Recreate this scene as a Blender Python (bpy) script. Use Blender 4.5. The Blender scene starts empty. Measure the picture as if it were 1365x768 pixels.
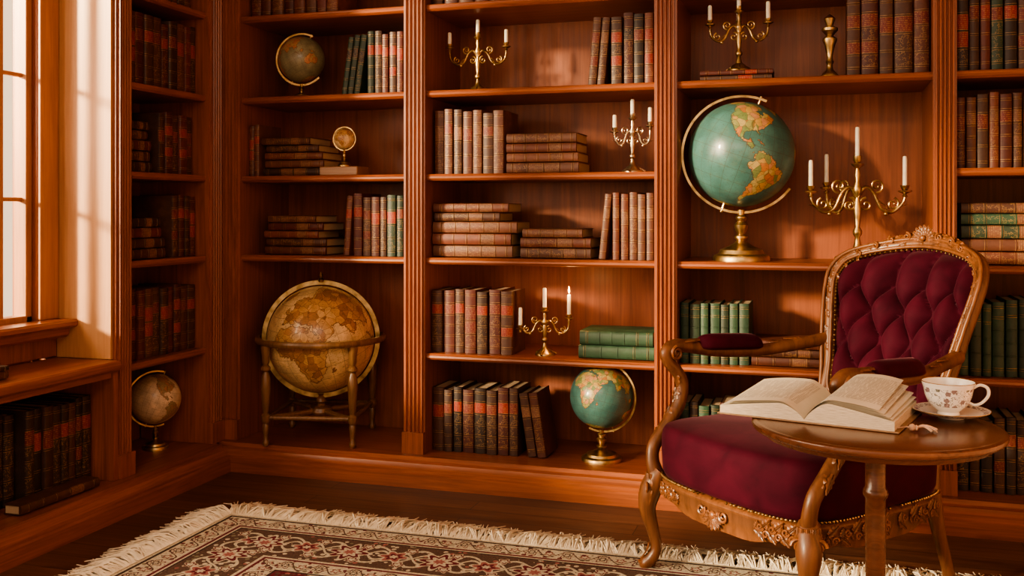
import bpy, bmesh, math, random
from mathutils import Vector, Matrix, noise
R=random.Random(7)
S=bpy.context.scene; COL=S.collection
F=1338.0; TH=math.radians(17.3); CH=1.15
pi=math.pi
def X(px,Y): return Y*math.tan(math.atan((px-682.5)/F)-TH)
def YL(px,Xp): return Xp/math.tan(math.atan((px-682.5)/F)-TH)

# ---------------------------------------------------------------- mesh builder
def cr(pts,n,closed=False):
    P=[tuple(p) for p in pts]; L=len(P); out=[]
    rng=range(L) if closed else range(L-1)
    for i in rng:
        if closed: a,b,c,d=P[(i-1)%L],P[i],P[(i+1)%L],P[(i+2)%L]
        else: a,b,c,d=P[max(i-1,0)],P[i],P[i+1],P[min(i+2,L-1)]
        for k in range(n):
            t=k/n
            out.append(tuple(.5*((2*b[j])+(-a[j]+c[j])*t+(2*a[j]-5*b[j]+4*c[j]-d[j])*t*t+(-a[j]+3*b[j]-3*c[j]+d[j])*t**3) for j in range(len(b))))
    if not closed: out.append(P[-1])
    return out
class MB:
    def __init__(s): s.v=[];s.f=[];s.m=[]
    def add(s,v,f,m=0):
        o=len(s.v); s.v+= [tuple(p) for p in v]
        for q in f: s.f.append(tuple(i+o for i in q)); s.m.append(m)
    def box(s,x0,x1,y0,y1,z0,z1,m=0):
        v=[(x,y,z) for z in(z0,z1) for y in(y0,y1) for x in(x0,x1)]
        s.add(v,[(0,2,3,1),(4,5,7,6),(0,1,5,4),(2,6,7,3),(0,4,6,2),(1,3,7,5)],m); return s
    def grid(s,rings,m=0,closed=True,cap0=True,cap1=True):
        n=len(rings[0]); v=[p for r in rings for p in r]; f=[]
        for i in range(len(rings)-1):
            for j in range(n if closed else n-1):
                k=(j+1)%n; f.append((i*n+j,i*n+k,(i+1)*n+k,(i+1)*n+j))
        if closed and cap0: f.append(tuple(reversed(range(n))))
        if closed and cap1: f.append(tuple(range((len(rings)-1)*n,len(rings)*n)))
        s.add(v,f,m); return s
    def lathe(s,prof,c=(0,0,0),seg=24,m=0,cap0=True,cap1=True):
        rs=[]
        for r,z in prof:
            rs.append([(r*math.cos(2*pi*k/seg)+c[0],r*math.sin(2*pi*k/seg)+c[1],z+c[2]) for k in range(seg)])
        return s.grid(rs,m,cap0=cap0,cap1=cap1)
    def tube(s,pts,n=5,seg=8,m=0,closed=False,up=None,fx=1,fy=1):
        P=cr(pts,n,closed) if n>1 else [tuple(p) for p in pts]
        V=[Vector(p[:3]) for p in P]; L=len(V); rs=[]; prev=None
        for i in range(L):
            a=V[i-1] if (i>0 or closed) else V[0]; b=V[(i+1)%L] if (i<L-1 or closed) else V[-1]
            t=(b-a)
            if t.length<1e-9: t=Vector((0,0,1))
            t.normalize()
            if up: nn=Vector(up)
            else: nn=prev if prev else (Vector((0,0,1)) if abs(t.z)<.9 else Vector((1,0,0)))
            nn=nn-t*nn.dot(t)
            if nn.length<1e-5: nn=t.orthogonal()
            nn.normalize(); prev=nn; bb=t.cross(nn)
            r=P[i][3]
            rs.append([tuple(V[i]+nn*(r*fy*math.sin(2*pi*k/seg))+bb*(r*fx*math.cos(2*pi*k/seg))) for k in range(seg)])
        if closed: rs.append(rs[0]); return s.grid(rs,m,cap0=False,cap1=False)
        return s.grid(rs,m)
    def ell(s,c,r,m=0,seg=10,rot=None):
        n=max(4,seg//2); rs=[]
        for i in range(n+1):
            a=-pi/2+pi*i/n; a=max(-pi/2+.05,min(pi/2-.05,a)); ring=[]
            for k in range(seg):
                b=2*pi*k/seg; p=Vector((r[0]*math.cos(a)*math.cos(b),r[1]*math.cos(a)*math.sin(b),r[2]*math.sin(a)))
                if rot: p=rot@p
                ring.append(tuple(p+Vector(c)))
            rs.append(ring)
        return s.grid(rs,m)
    def extr(s,prof,axis,a0,a1,m=0):
        def P(a,p):
            if axis=='x': return (a,p[0],p[1])
            if axis=='y': return (p[0],a,p[1])
            return (p[0],p[1],a)
        return s.grid([[P(a0,p) for p in prof],[P(a1,p) for p in prof]],m)
    def spiral(s,c,u,v,r0,turns,rad,dirn=1,a0=0,m=0,seg=6):
        u=Vector(u);v=Vector(v);c=Vector(c);pts=[];N=int(12*turns)
        for i in range(N+1):
            t=i/N; a=a0+dirn*2*pi*turns*t; r=r0*(1-.85*t)
            p=c+u*(r*math.cos(a))+v*(r*math.sin(a)); pts.append((p.x,p.y,p.z,rad*(1-.4*t)))
        return s.tube(pts,1,seg,m)
    def leaf(s,base,d,nrm,L,w,curl=.25,side=0,m=0):
        d=Vector(d).normalized(); n=Vector(nrm); n=(n-d*n.dot(d)).normalized(); b=d.cross(n); rs=[]
        K=14
        for i in range(K+1):
            t=i/K; ww=w*(math.sin(pi*min(1,.08+.92*t)**.75)**.8)*(1+.22*math.cos(t*pi*7))+.0006; h=w*.38*(1-.5*t)
            c=Vector(base)+d*(L*t)+n*(L*curl*t*t)+b*(side*L*t*t)
            rs.append([tuple(c+b*(ww*x_)+n*(h*y_)) for x_,y_ in((-1,-.2),(-.55,.75),(-.18,.35),(0,.9),(.18,.35),(.55,.75),(1,-.2),(0,-.6))])
        return s.grid(rs,m)
    def obj(s,name,mats,parent=None,loc=(0,0,0),rot=(0,0,0),ang=35,bevel=0,label=None,cat=None,group=None,kind=None,fix=True):
        me=bpy.data.meshes.new(name); me.from_pydata(s.v,[],s.f)
        if not isinstance(mats,(list,tuple)): mats=[mats]
        for q in mats: me.materials.append(q)
        me.polygons.foreach_set('material_index',s.m)
        me.polygons.foreach_set('use_smooth',[True]*len(s.f)); me.update()
        me.validate()
        if fix:
            bm=bmesh.new(); bm.from_mesh(me); bmesh.ops.recalc_face_normals(bm,faces=bm.faces); bm.to_mesh(me); bm.free()
        try: me.set_sharp_from_angle(angle=math.radians(ang))
        except Exception: pass
        o=bpy.data.objects.new(name,me); COL.objects.link(o)
        o.location=loc;o.rotation_euler=rot
        if parent: o.parent=parent
        if bevel:
            b=o.modifiers.new('Bevel','BEVEL'); b.width=bevel; b.segments=2; b.limit_method='ANGLE'
        tag(o,label,cat,group,kind); return o
def tag(o,label=None,cat=None,group=None,kind=None):
    if label:o['label']=label
    if cat:o['category']=cat
    if group:o['group']=group
    if kind:o['kind']=kind
def empty(name,loc,rot=(0,0,0),**k):
    o=bpy.data.objects.new(name,None); o.empty_display_size=.05; COL.objects.link(o); o.location=loc;o.rotation_euler=rot; tag(o,**k); return o

# ---------------------------------------------------------------- materials
class NT:
    def __init__(s,name,rough=.5,metal=0,spec=.5):
        s.mat=bpy.data.materials.new(name); s.mat.use_nodes=True; s.t=s.mat.node_tree; s.b=s.t.nodes['Principled BSDF']
        s.b.inputs['Roughness'].default_value=rough; s.b.inputs['Metallic'].default_value=metal
        s.b.inputs['Specular IOR Level'].default_value=spec
    def L(s,a,b): s.t.links.new(a,b)
    def setin(s,q,key,val):
        if isinstance(val,bpy.types.NodeSocket): s.L(val,q.inputs[key])
        else: q.inputs[key].default_value=val
    def m(s,op,a,b=0.0,c=0.0):
        q=s.t.nodes.new('ShaderNodeMath'); q.operation=op
        for i,v in enumerate((a,b,c)): s.setin(q,i,v)
        return q.outputs[0]
    def coord(s,scale=(1,1,1),out='Object',rot=(0,0,0)):
        tc=s.t.nodes.new('ShaderNodeTexCoord'); mp=s.t.nodes.new('ShaderNodeMapping')
        mp.inputs['Scale'].default_value=scale; mp.inputs['Rotation'].default_value=rot; s.L(tc.outputs[out],mp.inputs['Vector']); return mp.outputs[0]
    def noise(s,vec,scale=5,detail=4,rough=.5,dist=0):
        q=s.t.nodes.new('ShaderNodeTexNoise'); s.L(vec,q.inputs['Vector'])
        q.inputs['Scale'].default_value=scale;q.inputs['Detail'].default_value=detail;q.inputs['Roughness'].default_value=rough;q.inputs['Distortion'].default_value=dist
        return q.outputs['Fac']
    def ramp(s,fac,stops,const=False):
        q=s.t.nodes.new('ShaderNodeValToRGB'); e=q.color_ramp.elements
        if const:q.color_ramp.interpolation='CONSTANT'
        while len(e)<len(stops): e.new(.5)
        for i,(p,c) in enumerate(stops): e[i].position=p; e[i].color=(*c,1) if len(c)==3 else c
        s.L(fac,q.inputs[0]); return q.outputs[0]
    def mix(s,f,a,b,mode='MIX'):
        q=s.t.nodes.new('ShaderNodeMix'); q.data_type='RGBA'; q.blend_type=mode
        s.setin(q,0,f)
        for i,v in ((6,a),(7,b)):
            if isinstance(v,bpy.types.NodeSocket): s.L(v,q.inputs[i])
            else: q.inputs[i].default_value=(*v,1)
        return q.outputs[2]
    def bump(s,h,st=.2,d=.002):
        q=s.t.nodes.new('ShaderNodeBump'); q.inputs['Strength'].default_value=st;q.inputs['Distance'].default_value=d
        s.L(h,q.inputs['Height']); s.L(q.outputs[0],s.b.inputs['Normal'])
    def col(s,c): s.setin(s.b,'Base Color',c if isinstance(c,bpy.types.NodeSocket) else (*c,1))

def wood(name,dark,light,grain='z',rough=.38,sc=1.0,coat=.15,spec=.5,cavity_shade=False):
    q=NT(name,rough,0,spec); s={'x':(1.3,30,30),'y':(30,1.3,30),'z':(30,30,1.3)}[grain]
    s=tuple(a*sc for a in s)
    v=q.coord(s); n1=q.noise(v,1.6,8,.65,.9); n2=q.noise(q.coord((1,1,1)),2.2,3)
    mid=tuple((a+b)/2 for a,b in zip(dark,light))
    c=q.ramp(n1,[(.28,dark),(.50,mid),(.74,light)])
    c=q.mix(.5,c,q.mix(1.0,c,q.ramp(n2,[(.3,(.78,.74,.72)),(.7,(1.2,1.17,1.12))]),'MULTIPLY'))
    if cavity_shade:
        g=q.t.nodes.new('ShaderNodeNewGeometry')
        c=q.mix(1,c,q.ramp(g.outputs['Pointiness'],[(.42,(.26,.22,.20)),(.50,(.9,.9,.9)),(.60,(1.9,1.75,1.5))]),'MULTIPLY')  # shade painted into carved hollows, highlight onto raised edges
    q.col(c); q.bump(n1,.12,.001)
    q.b.inputs['Coat Weight'].default_value=coat; q.b.inputs['Coat Roughness'].default_value=.25
    return q.mat
CH_D=(.145,.038,.0140); CH_L=(.35,.106,.038)
W_Z=wood('cherry_wood_upright',CH_D,CH_L,'z'); W_X=wood('cherry_wood_shelf',CH_D,CH_L,'x'); W_Y=wood('cherry_wood_side_shelf',CH_D,CH_L,'y')
W_BACK=wood('cherry_back_panel',(.140,.036,.0130),(.31,.091,.033),'z',.5,.8,.05)
W_SUNLIT=wood('sunlit_wood_panel',(.38,.180,.078),(.52,.28,.130),'z',.5)  # same wood made lighter, sunlight on the window reveal put into its colour
W_CHAIR=wood('carved_walnut',(.052,.021,.0095),(.160,.066,.028),'z',.40,.8,.12,cavity_shade=True)
W_TABLE=wood('table_wood',(.060,.020,.009),(.165,.058,.025),'x',.27,1,.35)
W_STAND=wood('stand_wood',(.080,.040,.017),(.24,.125,.052),'z',.32)

def simple(name,stops,nscale=8,rough=.5,metal=0,bump=0,detail=5,scale=(1,1,1),bd=.001):
    q=NT(name,rough,metal); n=q.noise(q.coord(scale),nscale,detail); q.col(q.ramp(n,stops))
    if bump: q.bump(q.noise(q.coord(scale),nscale*6,4),bump,bd)
    return q.mat
BRASS=simple('aged_brass',[(.3,(.20,.13,.055)),(.5,(.48,.34,.16)),(.75,(.70,.53,.28))],25,.37,1)
SILVER=simple('tarnished_silver_gilt',[(.3,(.26,.22,.15)),(.6,(.64,.56,.42))],25,.32,1)
WAX=NT('candle_wax',.45); WAX.col(WAX.ramp(WAX.noise(WAX.coord(),30),[(.3,(.80,.74,.62)),(.7,(.92,.87,.76))])); WAX.b.inputs['Subsurface Weight'].default_value=.2; WAX=WAX.mat
WICK=simple('wick',[(0,(.02,.015,.01)),(1,(.05,.03,.02))],20,.9)
FL=NT('flame'); FL.col((1,.6,.2)); FL.b.inputs['Emission Color'].default_value=(1,.55,.18,1); FL.b.inputs['Emission Strength'].default_value=14; FL=FL.mat
PAPER=simple('page_edges',[(.3,(.38,.27,.17)),(.7,(.50,.38,.25))],60,.85,0,.2,4,(1,30,1))
PLASTER=simple('plaster_wall',[(.3,(.40,.22,.14)),(.7,(.48,.28,.18))],3,.8)
CEIL=simple('ceiling_paint',[(.3,(.52,.40,.30)),(.7,(.58,.46,.35))],3,.9)

q=NT('velvet_burgundy',.8,0,.12); n=q.noise(q.coord((1,1,1)),9,5,.6,.6); q.col(q.ramp(n,[(.3,(.026,.0016,.0072)),(.7,(.052,.0044,.0142))]))
q.b.inputs['Sheen Weight'].default_value=.22;q.b.inputs['Sheen Roughness'].default_value=.28;q.b.inputs['Sheen Tint'].default_value=(.70,.34,.42,1)
q.bump(q.noise(q.coord(),400,2),.15,.0006); VELVET=q.mat

q=NT('dark_plank_floor',.38); v=q.coord((1,1,1))
bk=q.t.nodes.new('ShaderNodeTexBrick'); q.L(v,bk.inputs['Vector']); bk.inputs['Scale'].default_value=1
bk.inputs['Brick Width'].default_value=1.3; bk.inputs['Row Height'].default_value=.11; bk.inputs['Mortar Size'].default_value=.002
bk.inputs['Color1'].default_value=(.080,.039,.026,1);bk.inputs['Color2'].default_value=(.125,.062,.040,1);bk.inputs['Mortar'].default_value=(.012,.006,.004,1)
gn=q.noise(q.coord((1.5,25,25)),2,7,.6,1)
q.col(q.mix(1,bk.outputs['Color'],q.ramp(gn,[(.3,(.55,.5,.5)),(.7,(1.4,1.35,1.3))]),'MULTIPLY')); q.bump(gn,.15,.001); FLOOR=q.mat

# books
COLS={'brown':((.098,.036,.022),'brown'),'maroon':((.092,.020,.015),'maroon'),'dark':((.028,.015,.012),'near-black'),
 'redbrown':((.130,.039,.023),'reddish-brown'),'green':((.023,.064,.038),'green'),'dkgreen':((.022,.045,.027),'dark green'),
 'rose':((.150,.060,.036),'faded tan-brown'),'umber':((.062,.026,.017),'dark brown')}
GOLDC=(.46,.27,.10)
def leather(name,c,tooled=False,gold=.0):
    q=NT(name,.5); v=q.coord(); n=q.noise(v,18,6,.65); oi=q.t.nodes.new('ShaderNodeObjectInfo')
    base=q.ramp(n,[(.25,tuple(a*.5 for a in c)),(.55,c),(.8,tuple(min(1,a*1.6+.01) for a in c))])
    base=q.mix(1,base,q.ramp(oi.outputs['Random'],[(0,(.62,.62,.62)),(1,(1.28,1.22,1.15))]),'MULTIPLY')
    if tooled:
        vo=q.t.nodes.new('ShaderNodeTexVoronoi'); vo.feature='DISTANCE_TO_EDGE'; vo.inputs['Scale'].default_value=110; q.L(v,vo.inputs['Vector'])
        mk=q.m('MULTIPLY',q.m('LESS_THAN',vo.outputs['Distance'],.06),q.m('GREATER_THAN',q.noise(v,60,2),.5))
        mk=q.m('MULTIPLY',mk,.34); base=q.mix(mk,base,GOLDC)
    q.col(base); q.bump(q.noise(v,120,3),.25,.0006); return q.mat
for k in COLS: COLS[k]=COLS[k]+(leather('leather_'+k,COLS[k][0]),leather('tooled_leather_'+k,COLS[k][0],True))
def labelmat(name,c):
    q=NT(name,.5); v=q.coord(); w=q.t.nodes.new('ShaderNodeTexWave'); w.wave_type='BANDS'; w.bands_direction='Z'; w.inputs['Scale'].default_value=45; q.L(v,w.inputs['Vector'])
    mk=q.m('MULTIPLY',q.m('GREATER_THAN',w.outputs['Fac'],.68),q.m('GREATER_THAN',q.noise(q.coord((1,1,.25)),260,1),.5))
    base=q.ramp(q.noise(v,20),[(.3,tuple(a*.6 for a in c)),(.7,c)])
    q.col(q.mix(q.m('MULTIPLY',mk,.4),base,GOLDC)); return q.mat
LAB={'red':labelmat('spine_label_red',(.27,.024,.017)),'black':labelmat('spine_label_black',(.03,.018,.016)),'tan':labelmat('spine_label_tan',(.17,.070,.040)),'dkred':labelmat('spine_label_dark_red',(.15,.019,.015))}
q=NT('gilt_line',.4,.4); q.col(q.ramp(q.noise(q.coord(),70),[(.4,(.20,.11,.045)),(.7,(.50,.32,.13))])); GILT=q.mat

def book(mat,t,h,d,col,lab='red',group=None,label=None,plain=False,name='book'):
    cw=COLS[col]; b=MB(); e=.0028; s=min(.010,t*.28)
    lv=[(0,0)];ms=[]
    fr=[.10,.27,.44,.61,.79,.93] if R.random()<.7 else [.08,.30,.52,.74,.92]
    tooled=R.random()<.55; x3=R.random()<.2
    for i,f in enumerate(fr):
        z=f*h; seg=0
        if i in(1,2,3) and tooled and not plain: seg=1
        if i==len(fr)-2 and not plain: seg=2
        if i==2 and x3 and not plain: seg=2
        gl=3 if (not plain or i in (0,len(fr)-1,len(fr)-2)) else 0
        lv.append((z-.0044,0)); ms.append(seg)
        lv.append((z-.0032,0)); ms.append(gl)
        lv.append((z-.0022,.0022)); ms.append(0)
        lv.append((z+.0022,.0022)); ms.append(0)
        lv.append((z+.0032,0)); ms.append(0)
        lv.append((z+.0044,0)); ms.append(gl)
    lv.append((h,0)); ms.append(0)
    def ring(z,bu):
        p=[(-t/2,d,z)]
        for k in range(7):
            a=pi*k/6; p.append((-t/2*math.cos(a),s-(s+bu)*math.sin(a)**.8,z))
        return p+[(t/2,d,z)]
    V=[]
    for z,bu in lv: V+=ring(z,bu)
    n=9
    for i in range(len(lv)-1):
        for j in range(n-1):
            b.f.append((i*n+j,i*n+j+1,(i+1)*n+j+1,(i+1)*n+j)); b.m.append(ms[i] if 1<=j<=6 else 0)
    o=len(V); inn=[(-t/2+e,d),(-t/2+e,s+e),(t/2-e,s+e),(t/2-e,d)]
    V+=[(x,y,0) for x,y in inn]+[(x,y,h) for x,y in inn]
    for j in range(3): b.f.append((o+j,o+4+j,o+5+j,o+1+j)); b.m.append(0)
    T=(len(lv)-1)*n
    b.f.append(tuple(reversed([*range(n),o+3,o+2,o+1,o]))); b.m.append(0)
    b.f.append(tuple([*range(T,T+n),o+7,o+6,o+5,o+4])); b.m.append(0)
    b.f.append((0,T,o+4,o)); b.m.append(0); b.f.append((n-1,o+3,o+7,T+n-1)); b.m.append(0)
    b.v=V
    lb=label or f"{cw[1]} leather-bound book with {'plain' if plain else 'gilt-banded'} spine on bookcase shelf"
    ob=b.obj(name,[cw[2],cw[3],LAB[lab],GILT],ang=40,label=lb,cat='book',group=group)
    ob.matrix_basis=mat
    p=MB().box(-t/2+e,t/2-e,s+e,d-.004,.004,h-.004)
    p.obj('page_block',PAPER,parent=ob)
    return ob
BF=4.0; LF=-2.645   # spine planes
pils=[(-1.708,-1.611),(-.640,-.551),(.3755,.456),(1.40,1.50)]
RZ=lambda a:Matrix.Rotation(a,4,'Z'); RY=lambda a:Matrix.Rotation(a,4,'Y'); RX=lambda a:Matrix.Rotation(a,4,'X')
T3=lambda x,y,z:Matrix.Translation((x,y,z))
def clampx(wall,a,lo):
    if wall=='l': return max(a,3.304) if (lo and a>3.2) else (min(a,3.813) if a>3.5 else a)
    for p,q_ in [(-2.70,-2.505)]+pils:
        if lo and p-.03<a<q_+.003: return q_+.003
        if not lo and p-.003<a<q_+.03: return p-.003
    return a
def row(wall,a0,a1,z,h,cols,n,group,lab='red',front=None,d=.20,plain=False,dh=.012,label=None):
    a0=clampx(wall,a0,True); a1=clampx(wall,a1,False)
    ws=[R.uniform(.82,1.18) for _ in range(n)]; k=(a1-a0)/sum(ws); a=a0
    for i in range(n):
        t=ws[i]*k-.0016; hh=h+R.uniform(-dh,dh); c=cols[i%len(cols)] ; l=lab if isinstance(lab,str) else lab[i%len(lab)]
        m=a+t/2+.0008; j=R.uniform(-.006,.008)
        M=T3(m,(front or BF)+j,z) if wall=='b' else T3((front or LF)-j,m,z)@RZ(pi/2)
        book(M,t,hh,d+R.uniform(-.01,.01),c,l,group,label,plain); a+=ws[i]*k
def stack(wall,a0,z,items,group,front=None,d=.21,lab='tan',plain=False,label=None):
    a0=clampx(wall,a0,True)+.003
    for (h,t,c,off) in items:
        j=R.uniform(-.008,.008)
        if wall=='b': M=T3(a0+off,(front or BF)+j,z+t/2)@RZ(R.uniform(-.015,.015))@RY(pi/2)
        else: M=T3((front or LF)-j,a0+off,z+t/2)@RZ(pi/2+R.uniform(-.012,.012))@RY(pi/2)
        book(M,t-.0015,h,d,c,lab,group,label or f"{COLS[c][1]} leather-bound book lying flat in a stack",plain); z+=t
    return z
def lean(x,z,items,direction,group,front=None,d=.19):
    xx=None; al=items[0][3]
    for (t,h,c,_,lb) in items:
        if xx is None: xx=x-direction*(h*math.sin(al)+.002)
        A=al*direction
        ox=xx-direction*(t/2)*math.cos(al); oz=z+(t/2)*math.sin(al)
        book(T3(ox,(front or BF)+R.uniform(0,.006),oz+.0008)@RY(A),t,h,d,c,lb,group,f"{COLS[c][1]} leather-bound book leaning against its neighbour")
        xx-=direction*(t/math.cos(al)+.0018)
    return xx

# ---------------------------------------------------------------- room
SH=[.12,.543,.948,1.302,1.655,2.02]; BK=4.38; HT=2.72
MB().box(-3.05,1.6,-1.3,4.5,-.08,0).obj('floor',FLOOR,kind='structure')
MB().box(-3.05,1.6,-1.3,4.5,2.8,2.88).obj('ceiling',CEIL,kind='structure')
MB().box(-3.05,1.6,4.42,4.5,0,2.8).obj('wall_back',PLASTER,kind='structure')
MB().box(1.52,1.6,-1.3,4.42,0,2.8).obj('wall_right',PLASTER,kind='structure')
wins=[(2.25,3.10),(.95,1.85),(-.35,.60)]
w=MB(); w.box(-3.05,-2.98,-1.3,3.2,0,.58); w.box(-3.05,-2.97,3.2,4.42,0,2.8); w.box(-2.97,-2.85,-1.3,3.2,.582,.70); w.box(-2.97,-2.85,-1.3,3.2,2.6,2.8)
prev=-1.3
for a,b in sorted(wins)+[(3.2,None)]:
    w.box(-2.97,-2.85,prev,a,.70,2.6); prev=b
w.obj('wall_left',W_Z,kind='structure',bevel=.004)
GL=NT('window_glass',.05); gt=GL.t; tr=gt.nodes.new('ShaderNodeBsdfTransparent'); gg=gt.nodes.new('ShaderNodeBsdfGlossy'); gg.inputs['Roughness'].default_value=.03
mx=gt.nodes.new('ShaderNodeMixShader'); mx.inputs[0].default_value=.05; GL.L(tr.outputs[0],mx.inputs[1]);GL.L(gg.outputs[0],mx.inputs[2])
GL.L(mx.outputs[0],gt.nodes['Material Output'].inputs['Surface']); GLASS=GL.mat
W_WIN=wood('window_frame_wood',(.30,.12,.047),(.50,.23,.10),'z',.4)
for i,(a,b) in enumerate(wins):
    m=MB(); x0,x1=-2.935,-2.875
    m.box(x0,x1,a,a+.035,.70,2.6); m.box(x0,x1,b-.03,b,.70,2.6); m.box(x0,x1,a,b,.70,.75); m.box(x0,x1,a,b,2.55,2.6)
    yy=b-.145
    while yy>a+.1: m.box(x0+.012,x1-.008,yy-.014,yy+.014,.72,2.58); yy-=.24
    for k in range(1,4): m.box(x0+.020,x1-.020,a,b,.72+k*.47-.008,.72+k*.47+.008)
    o=m.obj(f'window_{i+1}',W_WIN,kind='structure',bevel=.004)
    MB().box(-2.907,-2.903,a+.03,b-.03,.74,2.56).obj('glass_pane',GLASS,parent=o)
MB().box(-2.85,-2.60,3.2,3.212,.58,2.8).obj('trim_1',W_SUNLIT,kind='structure')
st=MB(); st.extr([(-2.85,.70),(-2.76,.70),(-2.75,.708),(-2.75,.722),(-2.757,.73),(-2.85,.73)],'y',-1.3,3.199); st.extr([(-2.849,.66),(-2.80,.66),(-2.79,.67),(-2.785,.699),(-2.849,.699)],'y',-1.3,3.195)
st.obj('trim_2',W_Y,kind='structure')
MB().box(-2.852,-2.838,3.102,3.198,.73,2.62).obj('trim_3',W_WIN,kind='structure',bevel=.003)
prof=[(4.415,0),(3.84,0),(3.84,.055),(3.848,.062),(3.848,.072),(3.858,.080),(3.866,.096),(3.880,.103),(3.882,.12),(4.415,.12)]
MB().extr(prof,'x',-2.60,1.515).obj('baseboard_back',W_X,kind='structure')
lp=[(-2.6-(y-3.95)*1.0,z) for y,z in prof]; lp=[(max(x,-2.965),z) for x,z in lp]
MB().extr(lp,'y',-1.3,3.84).obj('baseboard_left',W_Y,kind='structure')

def pil_profile(w,d0,d1,nf=4):
    p=[(0,d1),(0,d0+.012),(.010,d0+.012),(.010,d0)]; wi=w-.024; fw=wi/nf
    for i in range(nf):
        a=.012+i*fw
        for k in range(6):
            t=k/5; p.append((a+fw*(.12+.76*t),d0+.011*math.sin(pi*t)))
    p+=[(w-.010,d0),(w-.010,d0+.012),(w,d0+.012),(w,d1)]
    return p
def pilaster(parent,axis,a0,w,z0,z1):
    if axis=='x': pr=[(a0+p[0],p[1]) for p in pil_profile(w,3.925,BK)]
    else: pr=[(-2.6-(p[1]-3.95),a0+p[0]) for p in pil_profile(w,3.925,4.30)]
    m=MB(); m.extr(pr,'z',z0+.09,z1)
    if axis=='x': m.box(a0,a0+w,3.915,BK-.01,z0,z0+.09)
    else: m.box(-2.94,-2.565,a0,a0+w,z0,z0+.09)
    return m.obj('pilaster',W_Z,parent=parent,ang=25)
bays=[(-2.505,-1.708,[2,3,4,5]),(-1.611,-.640,[1,2,3,4,5]),(-.551,.3755,[1,2,4,5]),(.456,1.40,[1,2,3,4,5])]
blabs=["tall cherry-wood bookcase bay holding a large floor globe","cherry-wood bookcase bay with five shelves of old books","cherry-wood bookcase bay with a tall niche for a blue globe","cherry-wood bookcase bay with green and maroon books"]
def shelf(parent,axis,a0,a1,z):
    fy=3.955
    pr=[(BK-.012,z-.028),(fy+.006,z-.028),(fy,z-.024),(fy-.004,z-.018),(fy-.002,z-.010),(fy-.004,z-.004),(fy,z),(BK-.012,z)]
    if axis=='x': m=MB().extr(pr,'x',a0,a1)
    else: m=MB().extr([(-2.6-(y-3.95)*(.80),zz) for y,zz in pr],'y',a0,a1)
    return m.obj('shelf',W_X if axis=='x' else W_Y,parent=parent,ang=30)
for i,(a,b,sh) in enumerate(bays):
    e=empty('bookcase',((a+b)/2,4.15,.12),label=blabs[i],cat='bookcase')
    P=[]
    P.append(MB().box(a,b,BK-.012,BK+.02,.121,HT).obj('back_panel',W_BACK,parent=e))
    for s_ in sh: P.append(shelf(e,'x',a,b,SH[s_]))
    P.append(pilaster(e,'x',pils[i][0],pils[i][1]-pils[i][0],.121,HT))
    if i==0: P.append(pilaster(e,'x',-2.60,.095,.121,HT))
    P.append(MB().box(a,b,3.94,BK,HT-.12,HT).obj('top_rail',W_X,parent=e))
    for p in P: p.location=Vector(p.location)-e.location
e=empty('bookcase',(-2.78,3.56,.12),label="narrow cherry-wood bookcase beside the window with old books",cat='bookcase')
P=[MB().box(-2.965,-2.945,3.30,3.818,.121,HT).obj('back_panel',W_BACK,parent=e)]
for s_ in [1,2,3,4,5]: P.append(shelf(e,'y',3.30,3.818,SH[s_]))
P.append(pilaster(e,'y',3.818,.096,.121,HT)); P.append(pilaster(e,'y',3.213,.087,.121,HT))
P.append(MB().box(-2.96,-2.6,3.30,3.818,HT-.12,HT).obj('top_rail',W_Y,parent=e))
for p in P: p.location=Vector(p.location)-e.location
e=empty('window_seat',(-2.75,2.4,.12),label="built-in cherry-wood window seat with open shelf below",cat='window seat')
P=[MB().extr([(-2.848,.536),(-2.565,.536),(-2.553,.546),(-2.550,.560),(-2.553,.572),(-2.560,.578),(-2.848,.578)],'y',-1.3,3.199).obj('seat_top',W_Y,parent=e,ang=30)]
P.append(MB().box(-2.97,-2.955,-1.3,3.2,.121,.535).obj('back_panel',W_BACK,parent=e))
P.append(MB().box(-2.954,-2.575,3.186,3.211,.121,.535).obj('side_panel',W_Z,parent=e))
P.append(MB().box(-2.954,-2.60,2.06,2.12,.121,.535).obj('divider',W_Z,parent=e))
P.append(MB().box(-2.954,-2.585,-1.3,3.185,.512,.535).obj('top_rail',W_Y,parent=e))
for p in P: p.location=Vector(p.location)-e.location

# ---------------------------------------------------------------- books
z=SH[5]+.001
row('b',-2.49,-2.05,z,.27,['maroon','redbrown','brown'],8,'books on the top shelf')
row('b',X(575,BF),X(860,BF)-.05,z,.27,['brown','maroon'],13,'books on the top shelf')
row('b',X(910,BF),X(1230,BF),z,.27,['brown','dark'],13,'books on the top shelf')
z=SH[4]+.001;g='books beside the olive globe'
x0=X(489,BF); row('b',x0,X(538,BF)-.003,z,.265,['dkgreen','umber','maroon','umber','maroon'],5,g,['red','red'])
lean(x0,z,[(.030,.262,'dkgreen',.14,'black'),(.028,.262,'dkgreen',.15,'black'),(.026,.255,'dkgreen',.17,'black')],1,g)
z=SH[3]+.001;g='books beside the miniature globe'
row('b',X(327,BF)+.002,X(346,BF),z,.235,['redbrown','brown'],2,g)
x0=X(349,BF)
stack('b',x0,z,[(.295,.036,'umber',0),(.29,.036,'brown',.01),(.285,.034,'redbrown',.012),(.26,.032,'brown',.02),(.24,.034,'brown',.0)],g)
z=SH[2]+.001;g='books above the floor globe'
stack('b',X(352,BF),z,[(.305,.038,'redbrown',0),(.30,.036,'brown',.005),(.27,.034,'redbrown',.0),(.275,.036,'maroon',.02),(.24,.032,'brown',.02)],g)
x0=X(470,BF); row('b',x0,X(538,BF)-.003,z,.265,['maroon','umber','maroon','umber','dkgreen','dkgreen'],6,g,['red','dkred'])
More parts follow.
